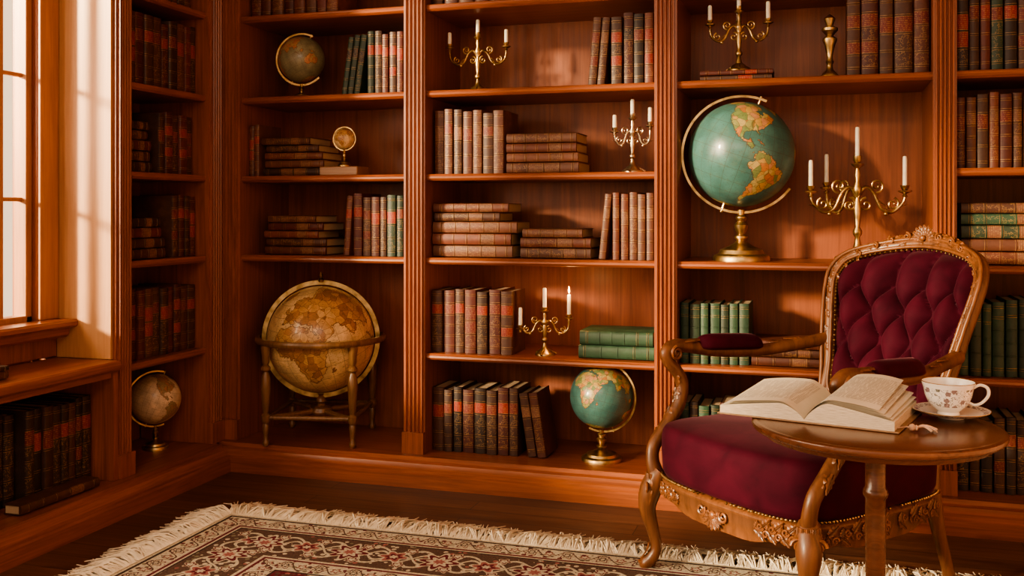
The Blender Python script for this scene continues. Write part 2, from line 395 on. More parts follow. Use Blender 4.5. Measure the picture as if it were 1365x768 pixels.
lean(x0,z,[(.030,.262,'redbrown',.07,'red')],1,g)
z=SH[4]+.001;g='books beside the three-branch candelabrum'
x0=X(814,BF); row('b',x0,X(872,BF)-.002,z,.283,['umber','maroon','dark','redbrown'],4,g,['red','black','dkred'])
lean(x0,z,[(.034,.275,'brown',.085,'tan'),(.036,.278,'brown',.10,'dkred')],1,g)
z=SH[3]+.001;g='brown books on the middle shelf'
x0=X(578,BF);x1=X(672,BF); row('b',x0,x1,z,.265,['brown','brown','umber','redbrown','rose','brown','brown'],7,g,['tan','dkred'])
stack('b',x1+.006,z,[(.31,.045,'brown',0),(.305,.040,'rose',.003),(.30,.040,'redbrown',.0),(.30,.042,'rose',.0)],g)
z=SH[2]+.001;g='large books stacked on the middle shelf'
x0=X(576,BF)
stack('b',x0,z,[(.355,.052,'rose',0),(.35,.050,'redbrown',.0),(.375,.050,'rose',.0),(.29,.038,'brown',.01),(.335,.040,'redbrown',.0)],g)
x1=X(692,BF)
stack('b',x1,z,[(.30,.044,'rose',0),(.30,.042,'redbrown',.0),(.255,.038,'rose',.01)],g)
x2=X(816,BF); row('b',x2,X(872,BF)-.002,z,.275,['redbrown','redbrown','brown','rose','brown'],5,g,'tan')
lean(x2,z,[(.030,.265,'rose',.10,'tan')],1,g,d=.1)
z=SH[1]+.001;g='maroon books beside the lit candelabrum'
row('b',X(571,BF),X(683,BF),z,.268,['umber','maroon','umber','maroon','umber','maroon','brown'],7,g,['red','dkred'])
stack('b',X(770,BF),z,[(.31,.056,'green',0),(.30,.058,'green',.006)],'green books',lab='black',plain=True,label="green cloth-bound book lying flat below candelabrum",d=.22)
z=SH[0]+.001;g='dark books beside the small blue globe'
x1=X(690,BF); row('b',X(573,BF),x1,z,.272,['umber','umber','dark','maroon','dark','umber','maroon','umber'],8,g,['red','dkred'])
lean(x1,z,[(.040,.265,'brown',.15,'tan'),(.040,.268,'redbrown',.15,'tan')],-1,g)
z=SH[4]+.001;g='books on the upper shelf beside the brass candlestick'
TC=stack('b',X(932,BF),z,[(.275,.022,'umber',0),(.28,.020,'maroon',0)],g,lab='red',d=.16)
row('b',X(1128,BF),X(1242,BF)-.003,z,.30,['brown','maroon','umber','brown','redbrown'],5,g,['dkred','dkred'])
z=SH[1]+.001;g='green cloth books'
x1=X(999,BF);row('b',X(905,BF),x1,z,.236,['green','dkgreen','green'],7,g,['black'],plain=True,dh=.004)
stack('b',x1+.004,z,[(.285,.036,'redbrown',0),(.28,.033,'brown',.0),(.27,.033,'redbrown',.0)],g,lab='tan')
z=SH[0]+.001;g='dark books behind the armchair'
row('b',X(905,BF),X(1130,BF),z,.262,['dkgreen','dark','green','dkgreen','maroon'],15,g,['red','black'])
g='books at the bookcase end'
for k,(zi,h,cs,n,lb,pl) in enumerate([(4,.30,['dark','umber','maroon','dkgreen'],14,['red','dkred'],False),(3,.268,['maroon','brown','umber','redbrown'],16,['dkred','tan'],False),(1,.275,['green','dkgreen','green','green'],15,['black'],True),(0,.27,['dark','umber'],15,['dkred'],False)]):
    row('b',.462,1.05,SH[zi]+.001,h,cs,n,g,lb,plain=pl)
row('b',.80,1.3,SH[2]+.001,.27,['brown','maroon'],12,g)
stack('b',.475,SH[2]+.001,[(.30,.05,'redbrown',0),(.30,.046,'brown',0),(.31,.05,'dkgreen',0),(.30,.042,'green',0),(.295,.040,'umber',0)],g)
XL=-2.645
def y_(px): return YL(px,XL)
g='books in the narrow bookcase'
row('l',3.31,y_(268),SH[4]+.001,.285,['umber','brown','maroon'],10,g,['dkred','red'])
row('l',3.31,3.78,SH[5]+.001,.27,['umber','brown'],10,g)
row('l',y_(213),y_(258),SH[3]+.001,.262,['umber','maroon','brown','maroon'],5,g,['dkred','red'])
stack('l',3.312,SH[3]+.001,[(.195,.044,'umber',0),(.19,.044,'brown',0),(.19,.044,'maroon',0),(.17,.040,'brown',0),(.175,.036,'umber',0)],g)
row('l',y_(233),y_(266),SH[2]+.001,.255,['umber','maroon','umber','maroon'],4,g,['dkred','red'])
stack('l',3.312,SH[2]+.001,[(.275,.044,'brown',0),(.27,.042,'umber',0),(.25,.044,'maroon',0),(.24,.04,'umber',0)],g)
row('l',3.31,y_(271),SH[1]+.001,.283,['umber','maroon','maroon','brown','umber'],10,g,['dkred','red'],dh=.006)
g='dark books under the window seat'
row('l',2.84,3.178,.125,.315,['dark','dark','umber'],8,g,['dkred','red','dkred'],front=-2.66,d=.2,dh=.006)
row('l',2.2,2.83,.125,.315,['dark'],13,g,'black',front=-2.70,d=.2,dh=.006)
stack('l',2.72,.124,[(.38,.034,'umber',0)],g,front=-2.57,d=.075,label="brown book lying flat before dark upright books")
stack('l',YL(0,-2.62)-.12,.579,[(.17,.03,'rose',0),(.16,.018,'dark',0)],'books on the window seat',front=-2.63,d=.12,label="small worn book lying flat on the window seat")

# ---------------------------------------------------------------- globes
polys=[[(-168,66),(-156,71),(-128,70),(-110,73),(-85,72),(-80,63),(-94,59),(-82,53),(-79,55),(-78,62),(-65,60),(-56,52),(-66,45),(-75,39),(-81,31),(-80,25),(-84,30),(-97,28),(-97,20),(-91,18),(-87,21),(-88,16),(-83,14),(-82,9),(-79,8),(-85,11),(-92,14),(-105,20),(-112,30),(-117,33),(-124,40),(-124,48),(-135,58),(-152,59),(-165,55)],
[(-79,8),(-72,12),(-60,9),(-50,1),(-35,-6),(-39,-17),(-48,-27),(-57,-36),(-65,-42),(-68,-54),(-74,-50),(-72,-30),(-71,-18),(-81,-6),(-78,2)],
[(-55,82),(-20,80),(-22,70),(-43,60),(-53,68),(-68,77)],
[(-17,15),(-9,33),(10,37),(32,31),(43,12),(51,11),(40,-5),(40,-16),(32,-28),(20,-35),(13,-20),(9,0),(5,5),(-8,4)],
[(-9,37),(-2,44),(-4,48),(8,54),(10,58),(5,60),(14,68),(28,71),(45,67),(70,73),(105,77),(140,73),(178,68),(162,58),(155,52),(140,54),(140,47),(128,38),(122,40),(121,30),(108,20),(106,9),(100,14),(98,8),(95,17),(88,22),(80,8),(72,20),(66,25),(57,26),(58,20),(44,12),(38,22),(35,32),(27,37),(22,37),(13,45),(16,38),(3,42)],
[(114,-22),(130,-12),(136,-12),(142,-11),(153,-27),(148,-38),(135,-34),(115,-34)],
[(-85,22),(-75,20),(-68,18),(-74,18),(-84,21)],[(44,-25),(50,-15),(48,-24)],[(96,5),(104,-6),(112,-8),(106,-6),(102,0)],[(109,1),(118,6),(116,-4),(110,-3)],[(131,-1),(150,-10),(140,-8)],[(130,32),(141,42),(140,35)],[(-9,51),(-3,58),(1,52),(-5,50)]]
def inside(x,y,p):
    c=False;j=len(p)-1
    for i in range(len(p)):
        if (p[i][1]>y)!=(p[j][1]>y) and x<(p[j][0]-p[i][0])*(y-p[i][1])/(p[j][1]-p[i][1])+p[i][0]: c=not c
        j=i
    return c
NL,NA=280,140
vs=[];land=[];fc=[]
for i in range(NA+1):
    la=-pi/2+pi*i/NA; la=max(-pi/2+.002,min(pi/2-.002,la))
    for j in range(NL):
        lo=-pi+2*pi*j/NL; p=(math.cos(la)*math.cos(lo),math.cos(la)*math.sin(lo),math.sin(la)); vs.append(p)
        q_=Vector(p)*6; dx=noise.noise(q_)*2.5+noise.noise(q_*2.7)*2.5; dy=noise.noise(q_+Vector((9,3,1)))*2.5+noise.noise(q_*3.1)*2
        x,y=math.degrees(lo)+dx,math.degrees(la)+dy
        land.append(1.0 if y<-72 or any(inside(x,y,pp) for pp in polys) else 0.0)
for i in range(NA):
    for j in range(NL):
        k=(j+1)%NL; fc.append((i*NL+j,i*NL+k,(i+1)*NL+k,(i+1)*NL+j))
fc.append(tuple(reversed(range(NL)))); fc.append(tuple(range(NA*NL,(NA+1)*NL)))
def globe_mat(name,ocean,lands,line,rough=.3,age=.3,agec=(.25,.12,.04),wr=.5):
    q=NT(name,rough); at=q.t.nodes.new('ShaderNodeAttribute'); at.attribute_name='land'
    v=q.coord(); lnd=at.outputs['Fac']
    vd=q.mix(.06,v,q.noise(v,5,2)) 
    vo=q.t.nodes.new('ShaderNodeTexVoronoi'); vo.inputs['Scale'].default_value=8; q.L(vd,vo.inputs['Vector'])
    sp=q.t.nodes.new('ShaderNodeSeparateColor'); q.L(vo.outputs['Color'],sp.inputs[0])
    ve=q.t.nodes.new('ShaderNodeTexVoronoi'); ve.feature='DISTANCE_TO_EDGE'; ve.inputs['Scale'].default_value=8; q.L(vd,ve.inputs['Vector'])
    lc=q.ramp(sp.outputs[0],[(i/len(lands),c) for i,c in enumerate(lands)],True)
    lc=q.mix(q.m('MULTIPLY',q.m('LESS_THAN',ve.outputs['Distance'],.028),.6),lc,line)
    lc=q.mix(1,lc,q.ramp(q.noise(v,11,5,.7),[(.3,(.75,.76,.75)),(.7,(1.2,1.15,1.1))]),'MULTIPLY')
    on=q.noise(v,3,5); oc=q.ramp(on,[(.3,tuple(a*.75 for a in ocean)),(.7,tuple(a*1.3 for a in ocean))])
    xyz=q.t.nodes.new('ShaderNodeSeparateXYZ'); q.L(v,xyz.inputs[0])
    la=q.m('ARCSINE',xyz.outputs[2]); lo=q.m('ARCTAN2',xyz.outputs[1],xyz.outputs[0])
    def ln(s_,w_=.020): return q.m('LESS_THAN',q.m('ABSOLUTE',q.m('SUBTRACT',q.m('FRACT',q.m('ADD',q.m('MULTIPLY',s_,12/pi),100.5)),.5)),w_)
    gl=q.m('MAXIMUM',ln(la),ln(lo)); oc=q.mix(q.m('MULTIPLY',gl,.5),oc,line)
    cb=q.t.nodes.new('ShaderNodeCombineXYZ'); q.L(q.m('MULTIPLY',lo,9),cb.inputs[0]); q.L(q.m('MULTIPLY',la,34),cb.inputs[1]); 
    wn=q.noise(cb.outputs[0],1.6,2,.5); tx_=q.m('MULTIPLY',q.m('GREATER_THAN',wn,.61),q.m('GREATER_THAN',q.noise(v,70,1),.47))
    f=q.m('GREATER_THAN',lnd,.5); c=q.mix(f,oc,lc); c=q.mix(q.m('MULTIPLY',tx_,wr),c,line)
    edge=q.m('MULTIPLY',q.m('LESS_THAN',q.m('ABSOLUTE',q.m('SUBTRACT',lnd,.5)),.32),.8); c=q.mix(edge,c,line)
    c=q.mix(q.m('MULTIPLY',q.m('GREATER_THAN',q.noise(v,7,6,.7),.56),age),c,agec)
    q.col(c); q.b.inputs['Coat Weight'].default_value=.2; return q.mat
G_BLUE=globe_mat('globe_blue',(.060,.165,.155),[(.54,.36,.11),(.50,.22,.08),(.50,.42,.17),(.19,.27,.11),(.52,.28,.15),(.32,.34,.13)],(.06,.045,.03),.33,.14,(.15,.17,.10))
G_ANT=globe_mat('globe_antique_sepia',(.66,.48,.26),[(.40,.20,.075),(.50,.29,.12),(.32,.155,.055),(.54,.34,.15)],(.09,.035,.015),.35,.24,(.34,.18,.07),.6)
G_OLIVE=globe_mat('globe_olive',(.22,.21,.13),[(.46,.24,.12),(.40,.29,.15),(.44,.18,.09)],(.07,.04,.02),.35,.2,(.15,.12,.07))
G_PALE=globe_mat('globe_pale_parchment',(.56,.44,.31),[(.34,.21,.12),(.30,.23,.14),(.38,.19,.10)],(.12,.07,.04),.4,.15)
def ball(parent,R_,mat,loc,rot):
    me=bpy.data.meshes.new('globe_ball'); me.from_pydata(vs,[],fc); at=me.attributes.new('land','FLOAT','POINT'); at.data.foreach_set('value',land)
    me.materials.append(mat); me.polygons.foreach_set('use_smooth',[True]*len(fc)); me.update()
    o=bpy.data.objects.new('globe_ball',me); COL.objects.link(o); o.parent=parent; o.location=loc; o.rotation_euler=rot; o.scale=(R_,)*3; return o
def ringmesh(r,w,t,a0,a1,n=72):
    rs=[]
    full=abs(a1-a0)>=2*pi-.01
    for i in range(n+1):
        a=a0+(a1-a0)*i/n; c,s_=math.cos(a),math.sin(a)
        rs.append([((r+dr)*c,dy,(r+dr)*s_) for dr,dy in((-w/2,-t/2),(w/2,-t/2),(w/2,t/2),(-w/2,t/2))])
    return MB().grid(rs,cap0=not full,cap1=not full)
def pedestal_globe(loc,R_,hc,mat,label,tilt=.35,yaw=0,spin=0,arc=(0,2*pi),base_r=None,metal=BRASS,basemat=None,rw=.06,plinth=None):
    e=empty('globe',loc,label=label,cat='globe'); rr=R_*1.11; z0=plinth[2] if plinth else 0; b=max(hc-z0-rr,.03)
    ball(e,R_,mat,(0,0,hc),(.10,tilt,spin))
    rg=ringmesh(rr,R_*rw,R_*.045,arc[0],arc[1])
    for sgn in (1,-1):
        d_=Vector((math.sin(tilt),0,math.cos(tilt)))*sgn
        rg.tube([(*(d_*R_*.98),R_*.022),(*(d_*R_*1.14),R_*.025)],1,8); rg.ell(tuple(d_*R_*1.15),(R_*.032,)*3)
    rg.obj('meridian_ring',metal,parent=e,loc=(0,0,hc),rot=(0,0,yaw),ang=40)
    br=base_r or R_*.6
    pr=[(br,0),(br,.05*b+.003),(br*.96,.09*b+.004),(br*.80,.12*b+.005),(br*.74,.20*b+.005),(br*.45,.27*b+.005),(br*.26,.34*b+.004),(br*.16,.42*b),(br*.24,.47*b),(br*.24,.51*b),(br*.14,.55*b),(br*.22,.66*b),(br*.25,.74*b),(br*.14,.82*b),(br*.20,.87*b),(br*.20,.91*b),(br*.11,.95*b),(br*.13,b+R_*.05)]
    MB().lathe(pr,c=(0,0,z0),seg=32).obj('pedestal',basemat or metal,parent=e,ang=40)
    if plinth: MB().box(-plinth[0]/2,plinth[0]/2,-plinth[1]/2,plinth[1]/2,0,plinth[2]).obj('base',TANB,parent=e,bevel=.004,label="pale wooden block base")
    return e
TANB=wood('pale_block_wood',(.22,.11,.055),(.34,.19,.10),'x',.5)
Y0=4.09
pedestal_globe((X(402,Y0),Y0,SH[4]),.105,.182,G_OLIVE,"small olive desk globe on brass foot beside green books",.4,.2,-3.0,(pi*.35,pi*1.75),.05,rw=.08)
pedestal_globe((X(459,4.06),4.06,SH[3]+.0005),.047,.166,G_ANT,"miniature brown globe in brass ring on pale block base",.3,.1,-1.9,(0,2*pi),.030,rw=.09,plinth=(.185,.12,.040))
pedestal_globe((X(988,4.10),4.10,SH[2]),.209,.424,G_BLUE,"large blue globe in brass ring on a tall brass pedestal",.33,.12,.14,(.36*pi,1.80*pi),.112,rw=.045)
pedestal_globe((X(802,4.06),4.06,SH[0]),.130,.262,G_BLUE,"small blue globe on brass pedestal at the bookcase bottom",-.35,-.1,-2.3,(-.62*pi,.55*pi),.085)
pedestal_globe((-2.76,YL(207,-2.76),SH[0]),.107,.215,G_PALE,"small parchment-coloured globe on brass foot in narrow bookcase",.35,.9,1.0,(.4*pi,1.6*pi),.055)
gy=4.085; gx=X(428,gy)
e=empty('floor_globe',(gx,gy,SH[0]),label="large antique sepia globe in four-legged turned wooden stand",cat='globe')
hc=.447; GR=.240
ball(e,GR,G_ANT,(0,0,hc),(.1,.30,-1.75))
rg=ringmesh(GR*1.065,.020,.012,0,2*pi); rg.lathe([(.012,0),(.014,.01),(.006,.02),(.010,.03),(.004,.045)],(0,0,GR*1.07),12)
rg.obj('meridian_ring',BRASS,parent=e,loc=(0,0,hc),rot=(0,0,.35),ang=40)
MB().lathe([(.270,-.013),(.286,-.013),(.292,-.004),(.292,.004),(.286,.013),(.270,.013),(.270,-.013)],seg=64,cap0=False,cap1=False).obj('horizon_ring',W_STAND,parent=e,loc=(0,0,hc+.004),ang=40)
lp_=[(.009,0),(.015,.008),(.016,.02),(.009,.032),(.011,.05),(.016,.09),(.012,.10),(.021,.115),(.021,.135),(.012,.145),(.014,.155),(.018,.20),(.022,.26),(.020,.30),(.012,.325),(.021,.335),(.021,.345),(.012,.355),(.016,.37),(.018,.40),(.022,.425),(.022,.438)]
for k in range(4):
    a=pi/4+k*pi/2+.22; MB().lathe(lp_,seg=16).obj('leg',W_STAND,parent=e,loc=(.272*math.cos(a),.272*math.sin(a),0),ang=40)
m=MB()
for k in range(4):
    a=pi/4+k*pi/2+.22; m.tube([(0,0,.125,.013),(.12*math.cos(a),.12*math.sin(a),.122,.012),(.265*math.cos(a),.265*math.sin(a),.125,.010)],4,8)
    b_=a+pi/2; m.tube([(.270*math.cos(a),.270*math.sin(a),.125,.010),(.270*math.cos(b_),.270*math.sin(b_),.125,.010)],1,8)
m.lathe([(.05,.110),(.055,.12),(.05,.137),(.02,.145),(.014,.155),(.024,.165),(.02,.18),(.012,.19),(.016,.20)],seg=20)
m.obj('stretcher',W_STAND,parent=e,ang=40)

# ---------------------------------------------------------------- candelabra
def candle(parent,x,y,z,h,r=.0085,lit=False):
    m=MB().lathe([(r*1.02,0),(r,.01),(r*.97,h*.9),(r*.8,h*.985),(r*.35,h)],seg=14); c=m.obj('candle',WAX,parent=parent,loc=(x,y,z),ang=50)
    MB().tube([(0,0,h-.001,.0009),(.001,0,h+.005,.0008),(.002,0,h+.009,.0006)],2,5).obj('wick',WICK,parent=c)
    if lit: MB().lathe([(.0004,h+.004),(.0032,h+.009),(.004,h+.014),(.0028,h+.022),(.0003,h+.034)],seg=10).obj('flame',FL,parent=c)
def candelabrum(loc,h,span,arms,label,mat=BRASS,ch=.075,rot=0,lit=(),tri=False):
    e=empty('candelabrum',loc,(0,0,rot),label=label,cat='candelabrum')
    s=h/.30; H=h-ch; q_=s**.55
    br=.042*s; rr=.042*q_
    pr=[(br,0),(br,.006*s),(br*.93,.010*s),(br*.7,.014*s),(br*.62,.022*s),(rr*.30,.030*s),(rr*.20,.045*s),(rr*.16,.055*s),(rr*.30,.062*s),(rr*.30,.070*s),(rr*.15,.078*s),(rr*.22,.100*s),(rr*.27,.118*s),(rr*.15,.14*s)]
    pr+=[(rr*.14,H*.62),(rr*.30,H*.66),(rr*.30,H*.70),(rr*.14,H*.76),(rr*.20,H*.82),(rr*.13,H*.88),(rr*.40,H*.915),(rr*.42,H*.925),(rr*.16,H*.93),(rr*.26,H*.95),(rr*.28,H),(rr*.2,H)]
    m=MB().lathe(pr,seg=24)
    for k in range(3):
        a=k*2*pi/3+.5; m.tube([(br*.5*math.cos(a),br*.5*math.sin(a),.022*s,.005*s),(br*1.0*math.cos(a),br*1.0*math.sin(a),.012*s,.0045*s),(br*1.25*math.cos(a),br*1.25*math.sin(a),.0055*s,.0055*s)],3,8)
    m.obj('stem',mat,parent=e,ang=45)
    candle(e,0,0,H-.004,ch,lit=0 in lit)
    for i,(az,rf,zf) in enumerate(arms):
        r=span/2*rf; zt=H*zf; z0=H*.60; c,s_=math.cos(az),math.sin(az)
        A=MB(); P=lambda r_,z_,w_:(r_*c,r_*s_,z_,w_)
        k=.0046*q_
        A.tube([P(0,z0,k*1.3),P(r*.16,z0+.024*s,k*1.2),P(r*.34,z0+.012*s,k),P(r*.50,z0-.022*s,k),P(r*.74,z0-.030*s,k),P(r*.95,z0-.010*s,k*.9),P(r,zt-.030*q_,k*.9)],5,8)
        A.spiral((r*.40*c,r*.40*s_,z0+.028*s),(c,s_,0),(0,0,1),.016*s,1.4,k*.75,1,-pi/2)
        A.spiral((r*.74*c,r*.74*s_,z0-.012*s),(c,s_,0),(0,0,1),.014*s,1.3,k*.7,-1,pi*.4)
        A.spiral((r*.18*c,r*.18*s_,z0-.014*s),(c,s_,0),(0,0,1),.016*s,1.3,k*.8,1,pi/2)
        A.leaf(P(r*.45,z0-.006*s,0)[:3],(c,s_,-.5),(0,0,-1),.026*s,.0055*s,.3)
        A.leaf(P(r*.85,z0-.022*s,0)[:3],(c,s_,.8),(0,0,-1),.022*s,.005*s,.3)
        A.ell(P(r*.60,z0-.034*s,0)[:3],(.006*q_,)*3)
        A.lathe([(.003*q_,-.034*q_),(.007*q_,-.030*q_),(.004*q_,-.024*q_),(.018*q_,-.018*q_),(.019*q_,-.015*q_),(.006*q_,-.014*q_),(.010*q_,-.008*q_),(.0125*q_,0),(.008*q_,0)],(r*c,r*s_,zt),16)
        A.obj('arm',mat,parent=e,ang=45); candle(e,r*c,r*s_,zt-.003,ch*(.9 if i%2 else 1.0),lit=(i+1) in lit)
    return e
Yc=4.10
candelabrum((X(637,Yc),Yc,SH[4]+.0005),.322,.25,[(0,1,.82),(pi,1,.82)],"brass three-branch candelabrum with cream candles beside leaning books",ch=.06,rot=.12)
candelabrum((X(843,4.07),4.07,SH[3]+.0005),.305,.145,[(.3,1,.86),(pi+.3,1,.76)],"tarnished silver candelabrum with ivory candles beside stacked books",SILVER,.062,0)
candelabrum((X(726,4.05),4.05,SH[1]+.0005),.285,.205,[(0.15,1,.86),(pi+.15,1,.62)],"brass candelabrum with lit candle beside green books",BRASS,.085,0,lit=(1,))
candelabrum((X(985,4.07),4.07,TC+.0005),.33,.225,[(0,1,.80),(pi,1,.80),(pi/2,.8,.84)],"ornate brass candelabrum with ivory candles standing on thin books",BRASS,.07,.1)
candelabrum((X(1143,4.08),4.08,SH[2]+.0005),.525,.345,[(0.1,1,.72),(pi+.1,1,.72),(pi*.78,.85,.76)],"large brass candelabrum with tall white candles behind the armchair",BRASS,.115,0)
Yc=4.06
MB().lathe([(.034,0),(.034,.012),(.028,.02),(.013,.035),(.010,.055),(.016,.065),(.010,.078),(.013,.10),(.020,.13),(.027,.145),(.027,.155),(.014,.165),(.020,.175),(.030,.185),(.030,.195),(.012,.205),(.016,.215),(.022,.232),(.008,.245),(.0005,.25)],seg=24).obj('candlestick',BRASS,loc=(X(1106,Yc),Yc,SH[4]+.0005),ang=40,label="small turned brass candlestick ornament beside brown books",cat='ornament')

# ---------------------------------------------------------------- rug
rx0,rx1,ry0,ry1=-2.13,1.35,.9,3.28; cx,cy=(rx0+rx1)/2,(ry0+ry1)/2; hx,hy=(rx1-rx0)/2,(ry1-ry0)/2
q=NT('persian_rug_pile',.95,0,.1); v=q.coord(); sx=q.t.nodes.new('ShaderNodeSeparateXYZ'); q.L(v,sx.inputs[0])
dX=q.m('SUBTRACT',hx,q.m('ABSOLUTE',sx.outputs[0])); dY=q.m('SUBTRACT',hy,q.m('ABSOLUTE',sx.outputs[1]))
d=q.m('MINIMUM',dX,dY); sel=q.m('LESS_THAN',dY,dX)
al=q.m('ADD',q.m('MULTIPLY',sx.outputs[0],sel),q.m('MULTIPLY',sx.outputs[1],q.m('SUBTRACT',1.0,sel)))
CRM=(.54,.48,.37);MAR=(.135,.026,.036);DRK=(.055,.036,.032);PNK=(.33,.13,.12);BRN=(.110,.068,.054);SAG=(.21,.19,.13)
base=q.ramp(d,[(0,CRM),(.016,DRK),(.030,CRM),(.110,MAR),(.122,CRM),(.132,DRK),(.140,BRN),(.360,CRM),(.372,MAR),(.384,CRM),(.466,DRK),(.478,MAR)],True)
def rosette(dc,P,r0,ph,np_):
    u=q.m('MULTIPLY',q.m('SUBTRACT',q.m('FRACT',q.m('ADD',q.m('MULTIPLY',al,1/P),50+ph)),.5),P); w_=q.m('SUBTRACT',d,dc)
    r=q.m('SQRT',q.m('ADD',q.m('MULTIPLY',u,u),q.m('MULTIPLY',w_,w_))); th=q.m('ARCTAN2',w_,u)
    pe=q.m('ADD',.80,q.m('MULTIPLY',q.m('COSINE',q.m('MULTIPLY',th,np_)),.20))
    return q.m('DIVIDE',r,q.m('MULTIPLY',pe,r0))
def svine(dc,P,A,w_,ph=0,mul=1):
    s1=q.m('MULTIPLY',q.m('SINE',q.m('ADD',q.m('MULTIPLY',al,2*pi*mul/P),ph)),A)
    return q.m('LESS_THAN',q.m('ABSOLUTE',q.m('SUBTRACT',q.m('SUBTRACT',d,dc),s1)),w_)
lt=lambda a,b: q.m('LESS_THAN',a,b)
inb=lambda a,b: q.m('MULTIPLY',q.m('GREATER_THAN',d,a),q.m('LESS_THAN',d,b))
c=base
vo=q.t.nodes.new('ShaderNodeTexVoronoi'); vo.inputs['Scale'].default_value=42; q.L(v,vo.inputs['Vector']); leafm=lt(vo.outputs['Distance'],.36)
sp=q.t.nodes.new('ShaderNodeSeparateColor'); q.L(vo.outputs['Color'],sp.inputs[0]); lfc=q.m('GREATER_THAN',sp.outputs[0],.42)
for (a,b,dark) in ((.030,.110,False),(.140,.360,True),(.384,.466,False)):
    mk=q.m('MULTIPLY',q.m('MULTIPLY',leafm,lfc),inb(a,b))
    c=q.mix(mk,c,q.ramp(sp.outputs[1],[(0,CRM),(.5,SAG),(.75,PNK)],True) if dark else q.ramp(sp.outputs[1],[(0,BRN),(.5,MAR),(.8,SAG)],True))
for A,ph,mul in ((.075,0,1),(.075,pi,1),(.040,.6,2),(.040,.6+pi,2)):
    c=q.mix(q.m('MULTIPLY',svine(.250,.32,A,.0065,ph,mul),inb(.142,.358)),c,CRM)
for dc,P,r0,ph,npt,cols in ((.250,.32,.084,0,8,(CRM,MAR,CRM,PNK)),(.250,.32,.058,.5,6,(CRM,PNK,MAR,CRM)),(.315,.16,.027,.25,5,(CRM,MAR,CRM,CRM)),(.185,.16,.027,.25,5,(CRM,MAR,CRM,CRM)),
        (.070,.12,.033,0,6,(MAR,CRM,BRN,CRM)),(.070,.12,.020,.5,5,(BRN,PNK,CRM,CRM)),(.425,.12,.033,0,6,(MAR,CRM,BRN,CRM)),(.425,.12,.020,.5,5,(BRN,PNK,CRM,CRM))):
    r=rosette(dc,P,r0,ph,npt)
    for k_,(t_,cc) in enumerate(zip((1.0,.82,.55,.28),cols)): c=q.mix(lt(r,t_),c,cc)
for dc,P in ((.070,.12),(.425,.12)):
    c=q.mix(q.m('MULTIPLY',svine(dc,P,.030,.0036,pi/2),inb(dc-.038,dc+.038)),c,BRN)
def tile(T,sc,det,seed,dist=.6):
    cc=q.t.nodes.new('ShaderNodeCombineXYZ'); q.L(q.m('PINGPONG',sx.outputs[0],T),cc.inputs[0]); q.L(q.m('PINGPONG',sx.outputs[1],T),cc.inputs[1]); cc.inputs[2].default_value=seed
    return cc.outputs[0],q.noise(cc.outputs[0],sc,det,.5,dist)
c1,n1=tile(.13,17,2,0.0,1.0); c2,n2=tile(.26,8,2,.7,1.2)
band=lambda n_,w_,c_=.5: q.m('LESS_THAN',q.m('ABSOLUTE',q.m('SUBTRACT',n_,c_)),w_)
fld=q.m('GREATER_THAN',d,.478)
f=q.mix(q.m('GREATER_THAN',n2,.52),MAR,CRM); f=q.mix(band(n2,.018,.52),f,DRK); f=q.mix(q.m('MULTIPLY',leafm,lfc),f,q.ramp(sp.outputs[1],[(0,BRN),(.4,PNK),(.7,SAG)],True)); f=q.mix(band(n1,.020),f,BRN)
vo2=q.t.nodes.new('ShaderNodeTexVoronoi'); vo2.inputs['Scale'].default_value=10; q.L(c1,vo2.inputs['Vector'])
for t_,cc in ((.40,DRK),(.36,CRM),(.26,MAR),(.15,CRM)): f=q.mix(lt(vo2.outputs['Distance'],t_),f,cc)
c=q.mix(fld,c,f)
c=q.mix(1,c,q.ramp(q.noise(v,160,3),[(.3,(.65,.65,.65)),(.7,(1.2,1.2,1.2))]),'MULTIPLY')
q.col(c); q.bump(q.noise(v,220,3),.5,.003); RUG=q.mat
rug=MB().box(-hx,hx,-hy,hy,0,.011).obj('rug',RUG,loc=(cx,cy,.0005),bevel=.003,label="cream and burgundy patterned Persian rug with long fringe on plank floor",cat='rug')
FR=simple('fringe_cotton',[(.3,(.60,.52,.40)),(.7,(.82,.75,.60))],40,.9)
fr=MB()
def tassel(x,y,dx,dy):
    base_a=R.uniform(-.45,.45)
    fr.ell((x+dx*.022,y+dy*.022,.016),(.0055,.0055,.0055),0,6)
    for k in range(9):
        L_=R.uniform(.10,.165); a=base_a+R.uniform(-.3,.3); ca,sa=math.cos(a),math.sin(a)
        ux,uy=dx*ca-dy*sa,dx*sa+dy*ca; w_=R.uniform(-.008,.008)
        px_,py_=x-dy*w_,y+dx*w_; b_=a+R.uniform(-.6,.6); vx,vy=dx*math.cos(b_)-dy*math.sin(b_),dx*math.sin(b_)+dy*math.cos(b_)
        zh=R.uniform(.012,.036)
        fr.tube([(px_-ux*.008,py_-uy*.008,.012,.0026),(px_+ux*L_*.3,py_+uy*L_*.3,zh,.0032),(px_+ux*L_*.6+vx*.01,py_+uy*L_*.6+vy*.01,zh*.6,.0028),(px_+ux*L_*.6+vx*L_*.4,py_+uy*L_*.6+vy*L_*.4,R.uniform(.003,.014),.0015)],2,4)
x=-hx
while x<hx: tassel(x,hy,0,1); x+=.0165
y=hy
while y>-hy+.6: tassel(-hx,y,-1,0); y-=.0165
fr.obj('fringe',FR,parent=rug,kind='stuff',fix=False)

